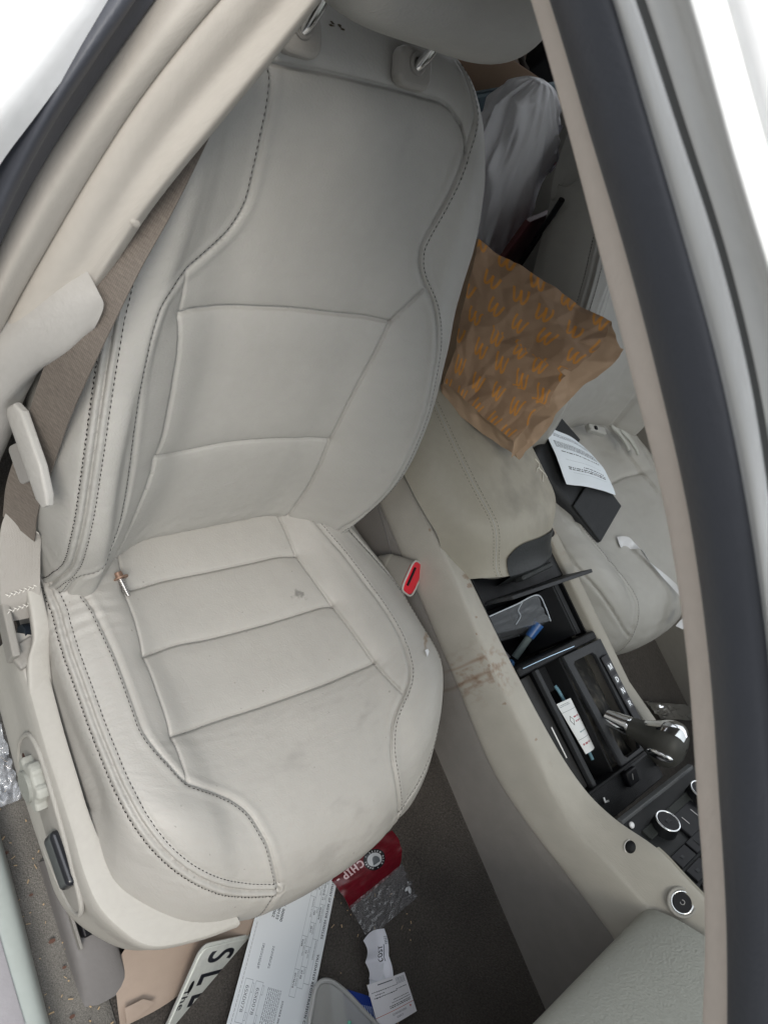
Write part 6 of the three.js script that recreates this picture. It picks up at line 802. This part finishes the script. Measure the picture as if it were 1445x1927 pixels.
  const it = canvasTex(512, 512, (c, w, h) => { c.fillStyle = '#dcdbe0'; c.fillRect(0, 0, w, h); c.fillStyle = '#4b4f58'; c.fillRect(120, 30, 200, 12); c.fillStyle = '#7d828c'; squiggle(c, 360, 30, 130, 8, 6); c.fillStyle = '#33363d'; squiggle(c, 30, 100, 330, 10, 1); squiggle(c, 60, 135, 120, 10, 1); squiggle(c, 40, 165, 300, 12, 1); squiggle(c, 330, 150, 150, 10, 1); c.fillStyle = '#555'; squiggle(c, 260, 250, 220, 10, 1); squiggle(c, 230, 280, 260, 10, 1); squiggle(c, 190, 310, 300, 11, 2); c.fillStyle = '#b5523c'; c.fillRect(0, 368, w, 6); c.fillStyle = '#b03a34'; c.beginPath(); c.moveTo(440, 395); c.lineTo(470, 400); c.lineTo(452, 424); c.closePath(); c.fill(); c.fillStyle = '#83868e'; c.font = 'bold 34px sans-serif'; c.save(); c.translate(390, 400); c.rotate(Math.PI); c.fillText('INSURANCE', 0, 0); c.restore(); c.save(); c.translate(370, 445); c.rotate(Math.PI); c.fillText('CARD', 40, 0); c.restore(); });
  paper('insurance_card', 'white printed card with a thin red line below the torn receipt', 'card', (u, v) => { const a = V(0.108, 0.090, 0.753), b = V(0.184, 0.088, 0.774), d = V(0.100, 0.088, 0.822), e = V(0.180, 0.086, 0.836); const p = a.lerp(b, u).lerp(d.lerp(e, u), v); p.y += 0.003 * Math.sin(Math.PI * u); return p; }, 10, 10, it, 0.0005);
  const bt = canvasTex(256, 256, (c, w, h) => { c.fillStyle = '#c5ccd6'; c.fillRect(0, 0, w, h); c.fillStyle = '#12358c'; c.fillRect(70, 0, w, h); c.fillStyle = '#b9c8e6'; for (let k = 0; k < 12; k++) { c.save(); c.translate(110 + k * 12, 60); c.fillRect(0, 0, 5, 190 * (0.6 + 0.4 * rnd())); c.restore(); } });
  paper('blue_leaflet', 'blue leaflet with white lines under the clear plastic lid', 'leaflet', (u, v) => { const a = V(0.055, 0.074, 0.722), b = V(0.120, 0.074, 0.780), d = V(0.030, 0.074, 0.800), e = V(0.118, 0.074, 0.850); const p = a.lerp(b, u).lerp(d.lerp(e, u), v); p.y += 0.002 * noise(u * 3, v * 3); return p; }, 10, 10, bt);
  const ld = thing('food_container', 'rounded clear plastic lid lying on the carpet beside the card', 'plastic lid', [0.04, 0.08, 0.76]);
  const lr = [[0.030, 0.704], [0.046, 0.712], [0.078, 0.770], [0.100, 0.850], [-0.06, 0.850], [-0.03, 0.770], [0.005, 0.722], [0.018, 0.707]].map(([x, z]) => V(x, 0.098, z));
  part(ld, 'lid_rim', tube(lr, 0.004, 100, 8, true), new THREE.MeshPhysicalMaterial({ color: lin(0.55, 0.55, 0.54), roughness: 0.35, transmission: 0.4, thickness: 0 }));
  const sh = new THREE.Shape(cr(lr, true).getPoints(60).map(p => new THREE.Vector2(p.x, p.z))); const sg = new THREE.ShapeGeometry(sh, 2).applyMatrix4(new THREE.Matrix4().makeBasis(V(1, 0, 0), V(0, 0, 1), V(0, -1, 0))); sg.translate(0, 0.096, 0); part(ld, 'lid_panel', sg, new THREE.MeshPhysicalMaterial({ color: lin(0.62, 0.62, 0.60), roughness: 0.3, transmission: 0.55, thickness: 0, side: THREE.DoubleSide }));
  part(ld, 'green_sticker', tube([[0.052, 0.1000, 0.776], [0.047, 0.1000, 0.782], [0.050, 0.1000, 0.789], [0.057, 0.1000, 0.790], [0.058, 0.1000, 0.797]], 0.0028, 30, 6), new THREE.MeshStandardMaterial({ color: lin(0.12, 0.42, 0.30), roughness: 0.4 }));
  const sc = []; for (const [x, z, r] of [[0.254, 0.668, 0.003], [0.259, 0.672, 0.004], [0.292, 0.652, 0.003], [0.312, 0.617, 0.0016], [0.262, 0.660, 0.0012]]) { const g = new THREE.OctahedronGeometry(r, 1).scale(1, 0.35, 1.7).rotateY(rnd() * 6); g.translate(x, 0.083, z); sc.push(g); }
  solo('film_scraps', sc, plainPaper, 'tiny white film scraps on the carpet near the clear sleeve', 'scraps', 'stuff');
  const wr = thing('crinkled_wrapper', 'crinkled clear wrapper on the carpet beside the seat side cover', 'wrapper', [-0.31, 0.07, 0.2]);
  const s3 = sheet((u, v) => { const p = V(-0.335 + 0.045 * u, 0.075, 0.12 + 0.15 * v); p.y += 0.02 * Math.abs(noise(u * 5, v * 9, 3.7)) + 0.012 * noise(u * 11, v * 15, 6.1) * u; return p; }, 16, 40, 0.0004); part(wr, 'wrapper_film', merge([s3.front, s3.back]), new THREE.MeshPhysicalMaterial({ color: lin(0.9, 0.92, 0.95), roughness: 0.06, transmission: 0.8, thickness: 0 }));
}
renderer.render(scene, camera);
